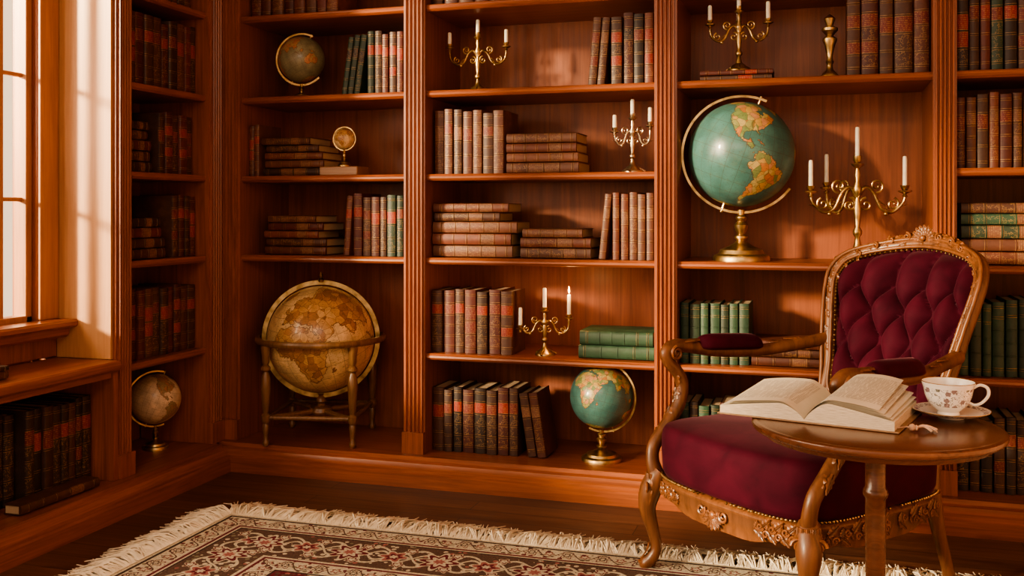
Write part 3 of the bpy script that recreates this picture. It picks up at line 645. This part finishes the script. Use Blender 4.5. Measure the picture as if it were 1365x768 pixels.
# ---------------------------------------------------------------- armchair
PH=math.radians(42); ch=empty('armchair',(-.072,3.205,.0122),(0,0,-PH),label="carved walnut armchair upholstered in tufted burgundy velvet",cat='chair')
def so(t,off=0):
    c_,s_=math.cos(t),math.sin(t); e_=2/5.5
    ux=math.copysign(abs(c_)**e_,c_); uy=math.copysign(abs(s_)**e_,s_)
    hw=.335-.045*(uy+1)/2; x_=ux*hw; y_=.310*uy
    if uy<0: y_-=.030*(1-ux*ux)*abs(uy)
    l=math.hypot(x_,y_); return (x_*(1+off/l),y_*(1+off/l))
NS=160
def lowz(t):
    return .232-.014*math.cos(4*t)-.006*math.cos(12*t)
rs=[]
for off,zz in [(-.03,None),(.0,None),(.010,.248),(.013,.262),(.012,.278),(.016,.288),(.010,.297),(-.012,.302),(-.03,.302)]:
    rs.append([(*so(2*pi*k/NS,off),zz if zz else lowz(2*pi*k/NS)) for k in range(NS)])
m=MB(); m.grid(rs,cap0=False,cap1=False)
def arcpts(t0,t1,n):
    L_=[so(t0+(t1-t0)*i/200,.013) for i in range(201)]; cum=[0]
    for i in range(200): cum.append(cum[-1]+math.hypot(L_[i+1][0]-L_[i][0],L_[i+1][1]-L_[i][1]))
    out=[]
    for k in range(n):
        s_=cum[-1]*k/max(1,n-1); i=min(199,max(j for j in range(201) if cum[j]<=s_+1e-9)); 
        p=Vector((*L_[i],0)); tg=Vector((L_[i+1][0]-L_[i][0],L_[i+1][1]-L_[i][1],0)).normalized(); out.append((p,tg))
    return out
def railleaf(t0,t1,n):
    for i,(p,tg) in enumerate(arcpts(t0,t1,n)):
        nn=Vector((tg.y,-tg.x,0)); 
        if nn.dot(p)<0: nn=-nn
        up=1 if i%2 else -1; b0=p+nn*.003+Vector((0,0,.264+up*.004))
        m.leaf(b0,tg+Vector((0,0,up*.50)),nn,.042,.012,.02,side=-up*.25)
        m.leaf(b0,tg*.6+Vector((0,0,-up*.8)),nn,.026,.009,.05,side=up*.3)
        m.spiral(p+nn*.006+tg*.020+Vector((0,0,.262-up*.009)),tg,(0,0,1),.0115,1.3,.0040,up,0)
railleaf(-pi*.54,-pi*.745,9); railleaf(-pi*.46,-pi*.255,9); railleaf(-pi*.235,pi*.22,14); railleaf(-pi*.765,-pi*1.22,14)
x_,y_=so(-pi/2,.014)
m.ell((x_,y_,.256),(.013,.010,.013),0,12)
for k in range(9):
    a=-pi*.0-k*pi/8; m.leaf((x_+.008*math.cos(a),y_-.002,.256+.008*math.sin(a)),(math.cos(a),0,math.sin(a)),(0,-1,0),.036,.0095,.06)
for s_ in(-1,1): m.spiral((x_+s_*.046,y_-.003,.262),(s_,0,0),(0,0,1),.018,1.5,.005,1,pi*.8)
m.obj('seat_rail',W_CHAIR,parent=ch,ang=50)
rs=[]
for off,zz in [(-.014,.298),(.006,.306),(.014,.324),(.017,.375),(.017,.425),(.013,.445),(.004,.457),(-.012,.463),(-.03,.466)]:
    rs.append([(*so(2*pi*k/NS,off),zz) for k in range(NS)])
for sc in (.93,.85,.7,.55,.4,.25,.1,.02):
    rs.append([(so(2*pi*k/NS,-.03)[0]*sc,so(2*pi*k/NS,-.03)[1]*sc,.466+.016*(1-(sc)**2)**.8) for k in range(NS)])
MB().grid(rs,cap0=True).obj('seat_cushion',VELVET,parent=ch,ang=80)
m=MB(); 
for (t0,t1,n) in ((-pi*.75,-pi*.25,56),(-pi*.25,pi*.25,52),(-pi*.75,-pi*1.25,52)):
    for p,tg in arcpts(t0,t1,n):
        l=p.length; m.ell((p.x*(1+.005/l),p.y*(1+.005/l),.3055),(.0042,.0042,.0042),0,6)
m.obj('nailhead_trim',BRASS,parent=ch,kind='stuff')
def leg(sx_,front,zb=0):
    m=MB()
    if front:
        m.tube([(sx_*.308,-.294,.308,.028),(sx_*.318,-.306,.285,.033),(sx_*.332,-.320,.238,.035),(sx_*.336,-.326,.185,.027),(sx_*.324,-.314,.120,.020),(sx_*.317,-.306,.065,.018),(sx_*.326,-.317,.030,.020),(sx_*.338,-.330,.012,.021),(sx_*.339,-.331,0,.018)],5,14)
        D=Vector((sx_*.7,-.7,0))
        for w_,L_ in((-.9,.10),(-.45,.13),(0,.16),(.45,.13),(.9,.10)):
            dd=Matrix.Rotation(w_,3,'Z')@D; b0=Vector((sx_*.316,-.304,.302))+dd*.032
            m.leaf(b0,Vector((dd.x*.10,dd.y*.10,-1)),dd,L_,.013,-.06)
        for w_ in(-1,1):
            dd=Matrix.Rotation(w_*1.1,3,'Z')@D; t_=Matrix.Rotation(w_*pi/2,3,'Z')@D
            m.spiral(Vector((sx_*.326,-.314,.256))+dd*.030,tuple(t_),(0,0,1),.020,1.5,.0055,1,0)
        m.spiral((sx_*.344,-.336,.020),(sx_*.7,-.7,0),(0,0,1),.014,1.2,.006,-1,0)
        m.leaf((sx_*.332,-.322,.075),(sx_*.12,-.12,-1),(sx_*.7,-.7,0),.055,.014,.35)
    else:
        m.tube([(sx_*.262,.272,.298,.028),(sx_*.262,.280,.26,.026),(sx_*.264,.300,.18,.021),(sx_*.268,.33,.08,.018),(sx_*.272,.355,zb,.020)],5,12)
    m.obj('leg',W_CHAIR,parent=ch,ang=60)
for s_ in(-1,1): leg(s_,True); leg(s_,False,-.0118 if s_<0 else 0)
def BP(s_,z_,off=0):
    s_*=1.035; v_=max(0,(z_-.45)/.65); zz=z_-.030*min(1,max(0,(z_-.78)/.22))
    return (s_,.300+.235*v_+.085-1.0*s_*s_-off,zz+off*.25)
half=[(0,.500),(.12,.500),(.190,.525),(.210,.63),(.232,.75),(.252,.86),(.256,.935),(.226,.990),(.13,1.020),(0,1.034)]
loop=half+[(-a,b) for a,b in reversed(half[1:-1])]
OL=cr(loop,7,True); cz=.77
def outl(off):
    out=[]
    for (a,b) in OL:
        l=math.hypot(a,b-cz); out.append((a*(1+off/l),cz+(b-cz)*(1+off/l)))
    return out
m=MB(); fo=outl(.019)
m.tube([(*BP(a,b),.022) for a,b in fo],1,14,0,True,up=(0,-1,.2),fx=.95,fy=1.0)
m.tube([(*BP(a,b,.020),.0062) for a,b in outl(.006)],1,8,0,True)
m.tube([(*BP(a,b,.020),.0066) for a,b in outl(.032)],1,8,0,True)
fo2=outl(.019); n_=len(fo2)
for i in range(0,n_,3):
    a,b=fo2[i]; 
    if b<.62: continue
    a2,b2=fo2[(i+1)%n_]
    p=Vector(BP(a,b,.021)); p2=Vector(BP(a2,b2,.021)); m.leaf(p,(p2-p),(0,-1,.2),.030,.009,.0,side=.3 if (i//3)%2 else -.3)
for s_ in(-1,1):
    m.tube([(s_*.258,.276,.28,.026),(s_*.250,.290,.38,.024),(BP(s_*.220,.50)[0],BP(s_*.220,.50)[1]-.004,.50,.023),(*BP(s_*.225,.62),.021)],4,12)
m.tube([(*BP(-.225,1.010),.012),(*BP(-.12,1.052),.020),(*BP(0,1.068),.026),(*BP(.12,1.052),.020),(*BP(.225,1.010),.012)],6,10,up=(0,-1,.2))
for s_ in(-1,1):
    for i,(sx_,zz,L_,ang_) in enumerate([(.035,1.068,.075,.06),(.085,1.062,.070,-.12),(.130,1.050,.065,-.34),(.175,1.032,.060,-.55),(.212,1.006,.055,-.95),(.243,.973,.05,-1.25),(.262,.93,.05,-1.5)]):
        d_=Vector((s_*math.cos(ang_),.15,math.sin(ang_)))
        m.leaf(BP(s_*sx_,zz,.020),d_,(0,-1,.25),L_,.014,.02,side=s_*.12)
        m.leaf(BP(s_*sx_,zz+.006,.012),(s_*math.cos(ang_+.4),.1,math.sin(ang_+.4)),(0,-1,.6),L_*.45,.009,.06,side=s_*.3)
    for (sx_,zz,r_,dr) in [(.060,1.070,.015,1),(.112,1.058,.013,-1),(.160,1.038,.012,1),(.205,1.010,.011,-1)]:
        m.spiral(BP(s_*sx_,zz,.026),(s_,0,0),(0,-.2,1),r_,1.5,.0045,dr,pi*.5)
for k in range(9):
    a=pi*(.04+.92*k/8); m.leaf(BP(.010*math.cos(a),1.064+.010*math.sin(a),.024),(math.cos(a),0,math.sin(a)),(0,-1,.25),.040,.010,.05)
m.ell(BP(0,1.066,.030),(.011,.009,.011),0,10)
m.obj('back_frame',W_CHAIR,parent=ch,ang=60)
DU,DZ=.118,.200; Z0=.795; ZT=Z0+DZ/2; ZB=Z0-DZ
def tuft(s_,z_):
    z_=min(ZT,max(ZB,z_))
    a=s_/DU+(z_-Z0)/DZ; b=s_/DU-(z_-Z0)/DZ
    return (abs(math.sin(pi*a))*abs(math.sin(pi*b)))**.33
NR=64; rs=[]
OLd=cr(loop,14,True)
for i in range(NR+1):
    k=1-i/NR; k=max(k,.01); ring=[]
    for (a,b) in OLd:
        s_,z_=a*k,cz+(b-cz)*k
        env=(1-k**12); wob=.006*noise.noise(Vector((s_*14,z_*14,3)))
        h_=-.012+.014*env+(.076+wob)*tuft(s_+.004*noise.noise(Vector((z_*12,s_*9,1))),z_)*(1-k**9)
        if i==0: h_=.0
        ring.append(BP(s_,z_,h_))
    rs.append(ring)
m=MB(); m.grid(rs,cap0=False); m.grid([[BP(a,b,-.030) for a,b in OLd],[BP(a,b,-.016) for a,b in OLd]])
bc=m.obj('back_cushion',VELVET,parent=ch,ang=100)
for i in range(-6,7):
    for j in range(-6,7):
        k_=i-j; s_=DU*(i+j)/2; z_=Z0+DZ*k_/2
        if k_ in(-2,-1,0,1) and abs(s_)<.18+.03*(z_>.65):
            MB().ell((0,0,0),(.010,.008,.010),0,12).obj('button',VELVET,parent=bc,loc=BP(s_,z_,.012))
m=MB()
for (a,b) in OL:
    l=math.hypot(a,b-cz); m.ell(BP(a*(1-.004/l),cz+(b-cz)*(1-.004/l),.016),(.0040,)*3,0,6)
m.obj('nailhead_trim',BRASS,parent=ch,kind='stuff')
for s_ in(-1,1):
    m=MB(); p0=BP(s_*.250,.69)
    m.tube([(p0[0],p0[1],.69,.023),(s_*.285,.27,.672,.021),(s_*.318,.13,.660,.021),(s_*.342,-.03,.668,.021),(s_*.352,-.14,.688,.022),(s_*.353,-.205,.694,.022),(s_*.352,-.238,.674,.021),(s_*.348,-.228,.642,.020),(s_*.342,-.195,.605,.021),(s_*.338,-.180,.560,.022),(s_*.336,-.200,.500,.023),(s_*.336,-.250,.440,.024),(s_*.334,-.300,.385,.023),(s_*.328,-.312,.340,.023),(s_*.318,-.306,.300,.026)],5,14,up=(s_,0,0),fx=1.0,fy=.85)
    for sd in(-1,1):
        m.spiral((s_*.352+sd*.017,-.205,.672),(0,-1,0),(0,0,1),.023,1.8,.0065,-1,pi*.45)
    m.leaf((s_*.352,-.100,.706),(0,-1,.05),(0,0,1),.11,.018,-.10)
    for (yy,zz,dy,dz) in [(-.210,.612,.25,-1),(-.202,.560,-.25,-1),(-.228,.500,-.6,-1),(-.274,.440,-.6,-1)]:
        m.leaf((s_*.340,yy,zz),(0,dy,dz),(0,-1,-dy*.5),.060,.015,.03)
        m.leaf((s_*.357,yy+.018,zz),(0,dy,dz),(s_,0,0),.058,.013,.03)
    for (yy,zz) in [(.30,.676),(.24,.668)]:
        m.leaf((s_*(.300+.05*(.27-yy)/.14),yy,zz+.018),(s_*.25,-1,0),(0,0,1),.06,.013,.0)
    a_=m.obj('arm',W_CHAIR,parent=ch,ang=60)
    rs=[]
    for i in range(21):
        t=i/20; yy=.15-.26*t; w_=.036*(1-abs(2*t-1)**6)**.5+.001; xx=s_*(.318+.030*t); zz=.676+.012*t
        rs.append([(xx+w_*math.cos(2*pi*k/16),yy,zz+ (w_*1.12 if math.sin(2*pi*k/16)>0 else w_*.4)*math.sin(2*pi*k/16)) for k in range(16)])
    MB().grid(rs).obj('arm_pad',VELVET,parent=a_,ang=70)

# ---------------------------------------------------------------- side table
tx,ty=.1135,2.497; TZ=.65
tb=empty('side_table',(tx,ty,.0122),label="round polished wooden pedestal side table beside the armchair",cat='table')
MB().lathe([(.10,-.038),(.240,-.037),(.252,-.034),(.256,-.028),(.258,-.023),(.272,-.020),(.280,-.015),(.2825,-.009),(.281,-.003),(.276,-.0005),(.272,0),(.266,-.0012),(.262,0),(.15,0),(.02,0)],seg=80).obj('table_top',W_TABLE,parent=tb,loc=(0,0,TZ-.0122),ang=40)
H=TZ-.05
MB().lathe([(.030,.09),(.042,.10),(.046,.14),(.038,.17),(.022,.19),(.026,.20),(.026,.21),(.021,.22),(.022,.28),(.023,.36),(.0235,.42),(.023,.462),(.027,.468),(.029,.476),(.027,.484),(.023,.490),(.023,.53),(.0235,H-.04),(.030,H-.018),(.050,H-.006),(.09,H)],seg=32).obj('pedestal',W_TABLE,parent=tb,ang=40)
for k in range(3):
    a=math.radians(60+120*k); c_,s_=math.cos(a),math.sin(a)
    MB().tube([(.03*c_,.03*s_,.14,.024),(.10*c_,.10*s_,.135,.020),(.17*c_,.17*s_,.07,.015),(.225*c_,.225*s_,.025,.013),(.25*c_,.25*s_,.014,.014)],5,10).obj('leg',W_TABLE,parent=tb,ang=60)

q=NT('printed_page',.85,0,.2); v=q.coord(); sx=q.t.nodes.new('ShaderNodeSeparateXYZ'); q.L(v,sx.inputs[0])
yy=sx.outputs[1]; xx=q.m('ABSOLUTE',sx.outputs[0])
ln=q.m('LESS_THAN',q.m('FRACT',q.m('MULTIPLY',yy,125)),.40)
wd=q.m('GREATER_THAN',q.noise(q.coord((1,.02,1)),360,1),.42)
mk=q.m('MULTIPLY',ln,wd)
for a,b,lo in((yy,.035,True),(yy,.245,False),(xx,.028,True),(xx,.178,False)): mk=q.m('MULTIPLY',mk,q.m('GREATER_THAN' if lo else 'LESS_THAN',a,b))
q.col(q.mix(q.m('MULTIPLY',mk,.65),q.ramp(q.noise(v,12),[(.3,(.70,.64,.52)),(.7,(.78,.73,.61))]),(.16,.12,.10))); PAGE=q.mat
PEDGE=simple('open_page_edges',[(.35,(.46,.37,.27)),(.6,(.74,.66,.53))],40,.9,0,.3,3,(1,1,40))
COVER=simple('open_book_cover',[(.3,(.24,.14,.08)),(.7,(.34,.22,.12))],20,.6)
ob=empty('open_book',(-.046,2.448,TZ+.001),(0,0,math.radians(-15)),label="open hardback book with printed cream pages on round table",cat='book')
BH=.275
m=MB()
for s_ in(-1,1): m.box(min(0,s_*.212),max(0,s_*.212),-.004,BH+.004,0,.0035)
m.obj('cover',COVER,parent=ob,bevel=.001)
def pz(u,th):
    return .008+th*(math.sin(min(1,u/.32)*pi/2)**.8)*(1-.62*max(0,(u-.25)/.75)**1.1)
for s_,th,W_ in((-1,.034,.206),(1,.044,.202)):
    NU,NV=26,6; top=[];
    for j in range(NV+1):
        vv=j/NV; top.append([(s_*W_*(i/NU)*(1-.02*vv),BH*vv,pz(i/NU,th)*(1+.14*vv)) for i in range(NU+1)])
    m=MB()
    V=[p for r in top for p in r]; n_=NU+1; ff=[]
    for j in range(NV):
        for i in range(NU): f_=(j*n_+i,j*n_+i+1,(j+1)*n_+i+1,(j+1)*n_+i); ff.append(f_ if s_>0 else tuple(reversed(f_)))
    m.add(V,ff,0)
    for j in (0,NV):
        m.add([(p[0],p[1],p[2]) for p in top[j]]+[(p[0],p[1],.0036) for p in top[j]],[((i,i+1,n_+i+1,n_+i)) for i in range(NU)],1)
    m.add([top[j][-1] for j in range(NV+1)]+[(top[j][-1][0],top[j][-1][1],.0036) for j in range(NV+1)],[(j,j+1,NV+2+j,NV+1+j) for j in range(NV)],1)
    m.obj('page_block',[PAGE,PEDGE],parent=ob,ang=50,fix=False)
for k,(sd,lf,wv) in enumerate([(1,.014,.192),(1,.026,.180),(1,.006,.198),(1,.036,.168),(-1,.008,.195),(-1,.018,.185)]):
    NU=18; m=MB(); rws=[]; th=.044 if sd>0 else .034
    for vv in (0,.25,.5,.75,1):
        rws.append([(sd*wv*(i/NU),BH*vv,pz(i/NU*wv/.205,th)*(1+.14*vv)+.0008+lf*math.sin(pi*min(1,i/NU)*.55)*(.4+.7*vv)) for i in range(NU+1)])
    V=[p for r in rws for p in r]; n_=NU+1
    m.add(V,[(j*n_+i,j*n_+i+1,(j+1)*n_+i+1,(j+1)*n_+i) for j in range(4) for i in range(NU)])
    m.obj('page',PAGE,parent=ob,ang=60,fix=False)

q=NT('floral_porcelain',.15); v=q.coord(); vo=q.t.nodes.new('ShaderNodeTexVoronoi'); vo.inputs['Scale'].default_value=62; q.L(v,vo.inputs['Vector'])
sp=q.t.nodes.new('ShaderNodeSeparateColor'); q.L(vo.outputs['Color'],sp.inputs[0]); sz=q.t.nodes.new('ShaderNodeSeparateXYZ'); q.L(v,sz.inputs[0])
bandm=q.m('MULTIPLY',q.m('GREATER_THAN',sz.outputs[2],.022),q.m('LESS_THAN',sz.outputs[2],.066))
pet=q.noise(v,220,2); dst=q.m('ADD',vo.outputs['Distance'],q.m('MULTIPLY',pet,.45)); keep=q.m('MULTIPLY',bandm,q.m('GREATER_THAN',sp.outputs[1],.30))
msk=q.m('MULTIPLY',q.m('LESS_THAN',dst,.66),keep); cen=q.m('MULTIPLY',q.m('LESS_THAN',dst,.40),keep)
fc_=q.ramp(sp.outputs[0],[(0,(.13,.055,.07)),(.4,(.07,.085,.055)),(.7,(.18,.095,.10))],True)
lnm=q.m('MULTIPLY',bandm,q.m('LESS_THAN',q.m('ABSOLUTE',q.m('SUBTRACT',q.noise(v,60,2,.5,1),.5)),.02))
c=q.mix(q.m('MULTIPLY',lnm,.75),(.86,.84,.80),(.12,.11,.08)); c=q.mix(q.m('MULTIPLY',msk,.85),c,fc_); c=q.mix(q.m('MULTIPLY',cen,.8),c,(.50,.34,.33)); q.col(c); q.b.inputs['Coat Weight'].default_value=.5; PORC=q.mat
q=NT('saucer_porcelain',.15); v=q.coord(); sz=q.t.nodes.new('ShaderNodeSeparateXYZ'); q.L(v,sz.inputs[0])
rr_=q.m('SQRT',q.m('ADD',q.m('MULTIPLY',sz.outputs[0],sz.outputs[0]),q.m('MULTIPLY',sz.outputs[1],sz.outputs[1])))
bm_=q.m('MULTIPLY',q.m('GREATER_THAN',rr_,.072),q.m('LESS_THAN',rr_,.082)); mk=q.m('MULTIPLY',bm_,q.m('GREATER_THAN',q.noise(v,160,2,.5,1),.52))
q.col(q.mix(q.m('MULTIPLY',mk,.8),(.85,.83,.79),(.13,.09,.08))); q.b.inputs['Coat Weight'].default_value=.5; SAUC=q.mat
PLAIN=simple('white_porcelain',[(.3,(.82,.80,.75)),(.7,(.88,.86,.81))],10,.15)
GOLD=simple('gold_rim',[(.3,(.6,.4,.15)),(.7,(.8,.58,.25))],20,.25,1)
TEA=simple('black_tea',[(.3,(.10,.03,.008)),(.7,(.14,.045,.012))],5,.05)
cxx,cyy=.290,2.617
def rim(m,r,z,w,mi):
    m.tube([(r*math.cos(2*pi*k/48),r*math.sin(2*pi*k/48),z,w) for k in range(48)],1,6,mi,True)
m=MB(); m.lathe([(.030,0),(.032,.004),(.045,.006),(.070,.012)],seg=48,m=0,cap1=False); m.lathe([(.070,.012),(.086,.019),(.0885,.0205),(.087,.0215),(.070,.0155)],seg=48,m=0,cap0=False,cap1=False)
m.lathe([(.070,.0155),(.042,.009),(.03,.008),(.005,.008)],seg=48,m=2,cap0=False); rim(m,.0883,.0207,.0009,1)
m.obj('saucer',[SAUC,GOLD,PLAIN],loc=(cxx,cyy,TZ+.0005),ang=50,label="white porcelain saucer with fine dark border and gilt rim",cat='saucer',fix=False)
m=MB(); m.lathe([(.022,0),(.026,.001),(.024,.007),(.032,.014),(.046,.028),(.053,.046),(.056,.062),(.061,.078)],seg=48,cap1=False)
m.lathe([(.061,.078),(.0595,.0785),(.054,.062),(.050,.046),(.043,.028),(.028,.015),(.003,.014)],seg=48,m=2,cap0=False)
rim(m,.0603,.0784,.0010,1)
cup=m.obj('teacup',[PORC,GOLD,PLAIN],loc=(cxx-.006,cyy,TZ+.0095),rot=(0,0,-.1),ang=50,label="floral porcelain teacup with gilt rim on its saucer",cat='cup',fix=False)
MB().tube([(.055,0,.066,.0035),(.069,0,.074,.0035),(.085,0,.068,.004),(.087,0,.050,.0038),(.073,0,.032,.0035),(.058,0,.026,.0032),(.047,0,.030,.003)],5,8).obj('handle',PLAIN,parent=cup,ang=60)
MB().lathe([(.0445,.035),(.0455,.0355),(.002,.0358)],seg=32).obj('tea',TEA,parent=cup)
DF=simple('tassel_silk',[(.3,(.46,.26,.17)),(.7,(.76,.56,.42))],60,.7)
m=MB()
m.tube([(-.040,.018,.006,.0016),(-.028,.010,.006,.0018),(-.015,.003,.010,.0018),(-.006,.0,.010,.0022)],4,6)
m.ell((0,0,.010),(.008,.008,.008),0,10); m.ell((.009,-.001,.009),(.004,.0065,.0065),0,8)
for k in range(26):
    a=R.uniform(-.75,.55); l_=R.uniform(.028,.042); zz=R.uniform(.004,.014)
    m.tube([(.009,0,.009,.0016),(.012+l_*.45*math.cos(a*.5),l_*.45*math.sin(a*.5),.010+zz*.4,.0017),(.012+l_*math.cos(a*.8),l_*math.sin(a*.8),max(.002,zz*.6),.0012)],3,5)
m.obj('bookmark_tassel',DF,loc=(.188,2.425,TZ+.001),rot=(0,0,.25),ang=60,label="tan silk bookmark tassel beside the open book",cat='bookmark',fix=False)

# ---------------------------------------------------------------- light
sun=bpy.data.lights.new('sun','SUN'); sun.energy=15; sun.color=(1,.74,.45); sun.angle=math.radians(6)
so_=bpy.data.objects.new('sun',sun); COL.objects.link(so_); so_.rotation_euler=Vector((.66,.72,-.24)).to_track_quat('-Z','Y').to_euler()
def area(name,loc,d_,sx_,sy_,e_,c_):
    l=bpy.data.lights.new(name,'AREA'); l.shape='RECTANGLE'; l.size=sx_;l.size_y=sy_;l.energy=e_;l.color=c_
    o=bpy.data.objects.new(name,l);COL.objects.link(o);o.location=loc;o.rotation_euler=Vector(d_).to_track_quat('-Z','Z').to_euler()
for i,(a,b) in enumerate(wins):
    area('window_daylight',(-3.25,(a+b)/2,1.65),(1,0.15,-.12),b-a,1.9,[7,130,140][i],(1,.77 if i else .72,.53 if i else .44))
area('room_fill',(-.6,.2,2.70),(0,.8,-1),1.8,1.8,54,(1,.81,.61))  # added fill light for the room, not a real fixture
pl=bpy.data.lights.new('candle_glow','POINT'); pl.energy=2.0; pl.color=(1,.50,.18); pl.shadow_soft_size=.012
po=bpy.data.objects.new('candle_glow',pl); COL.objects.link(po); po.location=(X(726,4.05)+.101,4.05,SH[1]+.285)
W=bpy.data.worlds.new('warm_evening_sky'); S.world=W; W.use_nodes=True; nt=W.node_tree; bg=nt.nodes['Background']
tc=nt.nodes.new('ShaderNodeTexCoord'); sp=nt.nodes.new('ShaderNodeSeparateXYZ'); nt.links.new(tc.outputs['Generated'],sp.inputs[0])
rp=nt.nodes.new('ShaderNodeValToRGB'); mr=nt.nodes.new('ShaderNodeMapRange'); mr.inputs[1].default_value=-1;mr.inputs[2].default_value=1; nt.links.new(sp.outputs[0],mr.inputs[0]); nt.links.new(mr.outputs[0],rp.inputs[0])
e_=rp.color_ramp.elements; e_[0].position=.0; e_[0].color=(.58,.42,.26,1); e_[1].position=.45; e_[1].color=(.26,.18,.125,1)
nt.links.new(rp.outputs[0],bg.inputs[0]); bg.inputs[1].default_value=3.4
S.view_settings.view_transform='AgX'
try: S.view_settings.look='AgX - Medium High Contrast'
except Exception as ex: print(ex)
cam=bpy.data.cameras.new('camera'); co=bpy.data.objects.new('camera',cam); COL.objects.link(co); co.location=(0,0,CH)
co.rotation_euler=(pi/2,0,TH); cam.sensor_width=36; cam.lens=F/1365*36; cam.shift_y=-104/1365; cam.clip_start=.05
S.camera=co
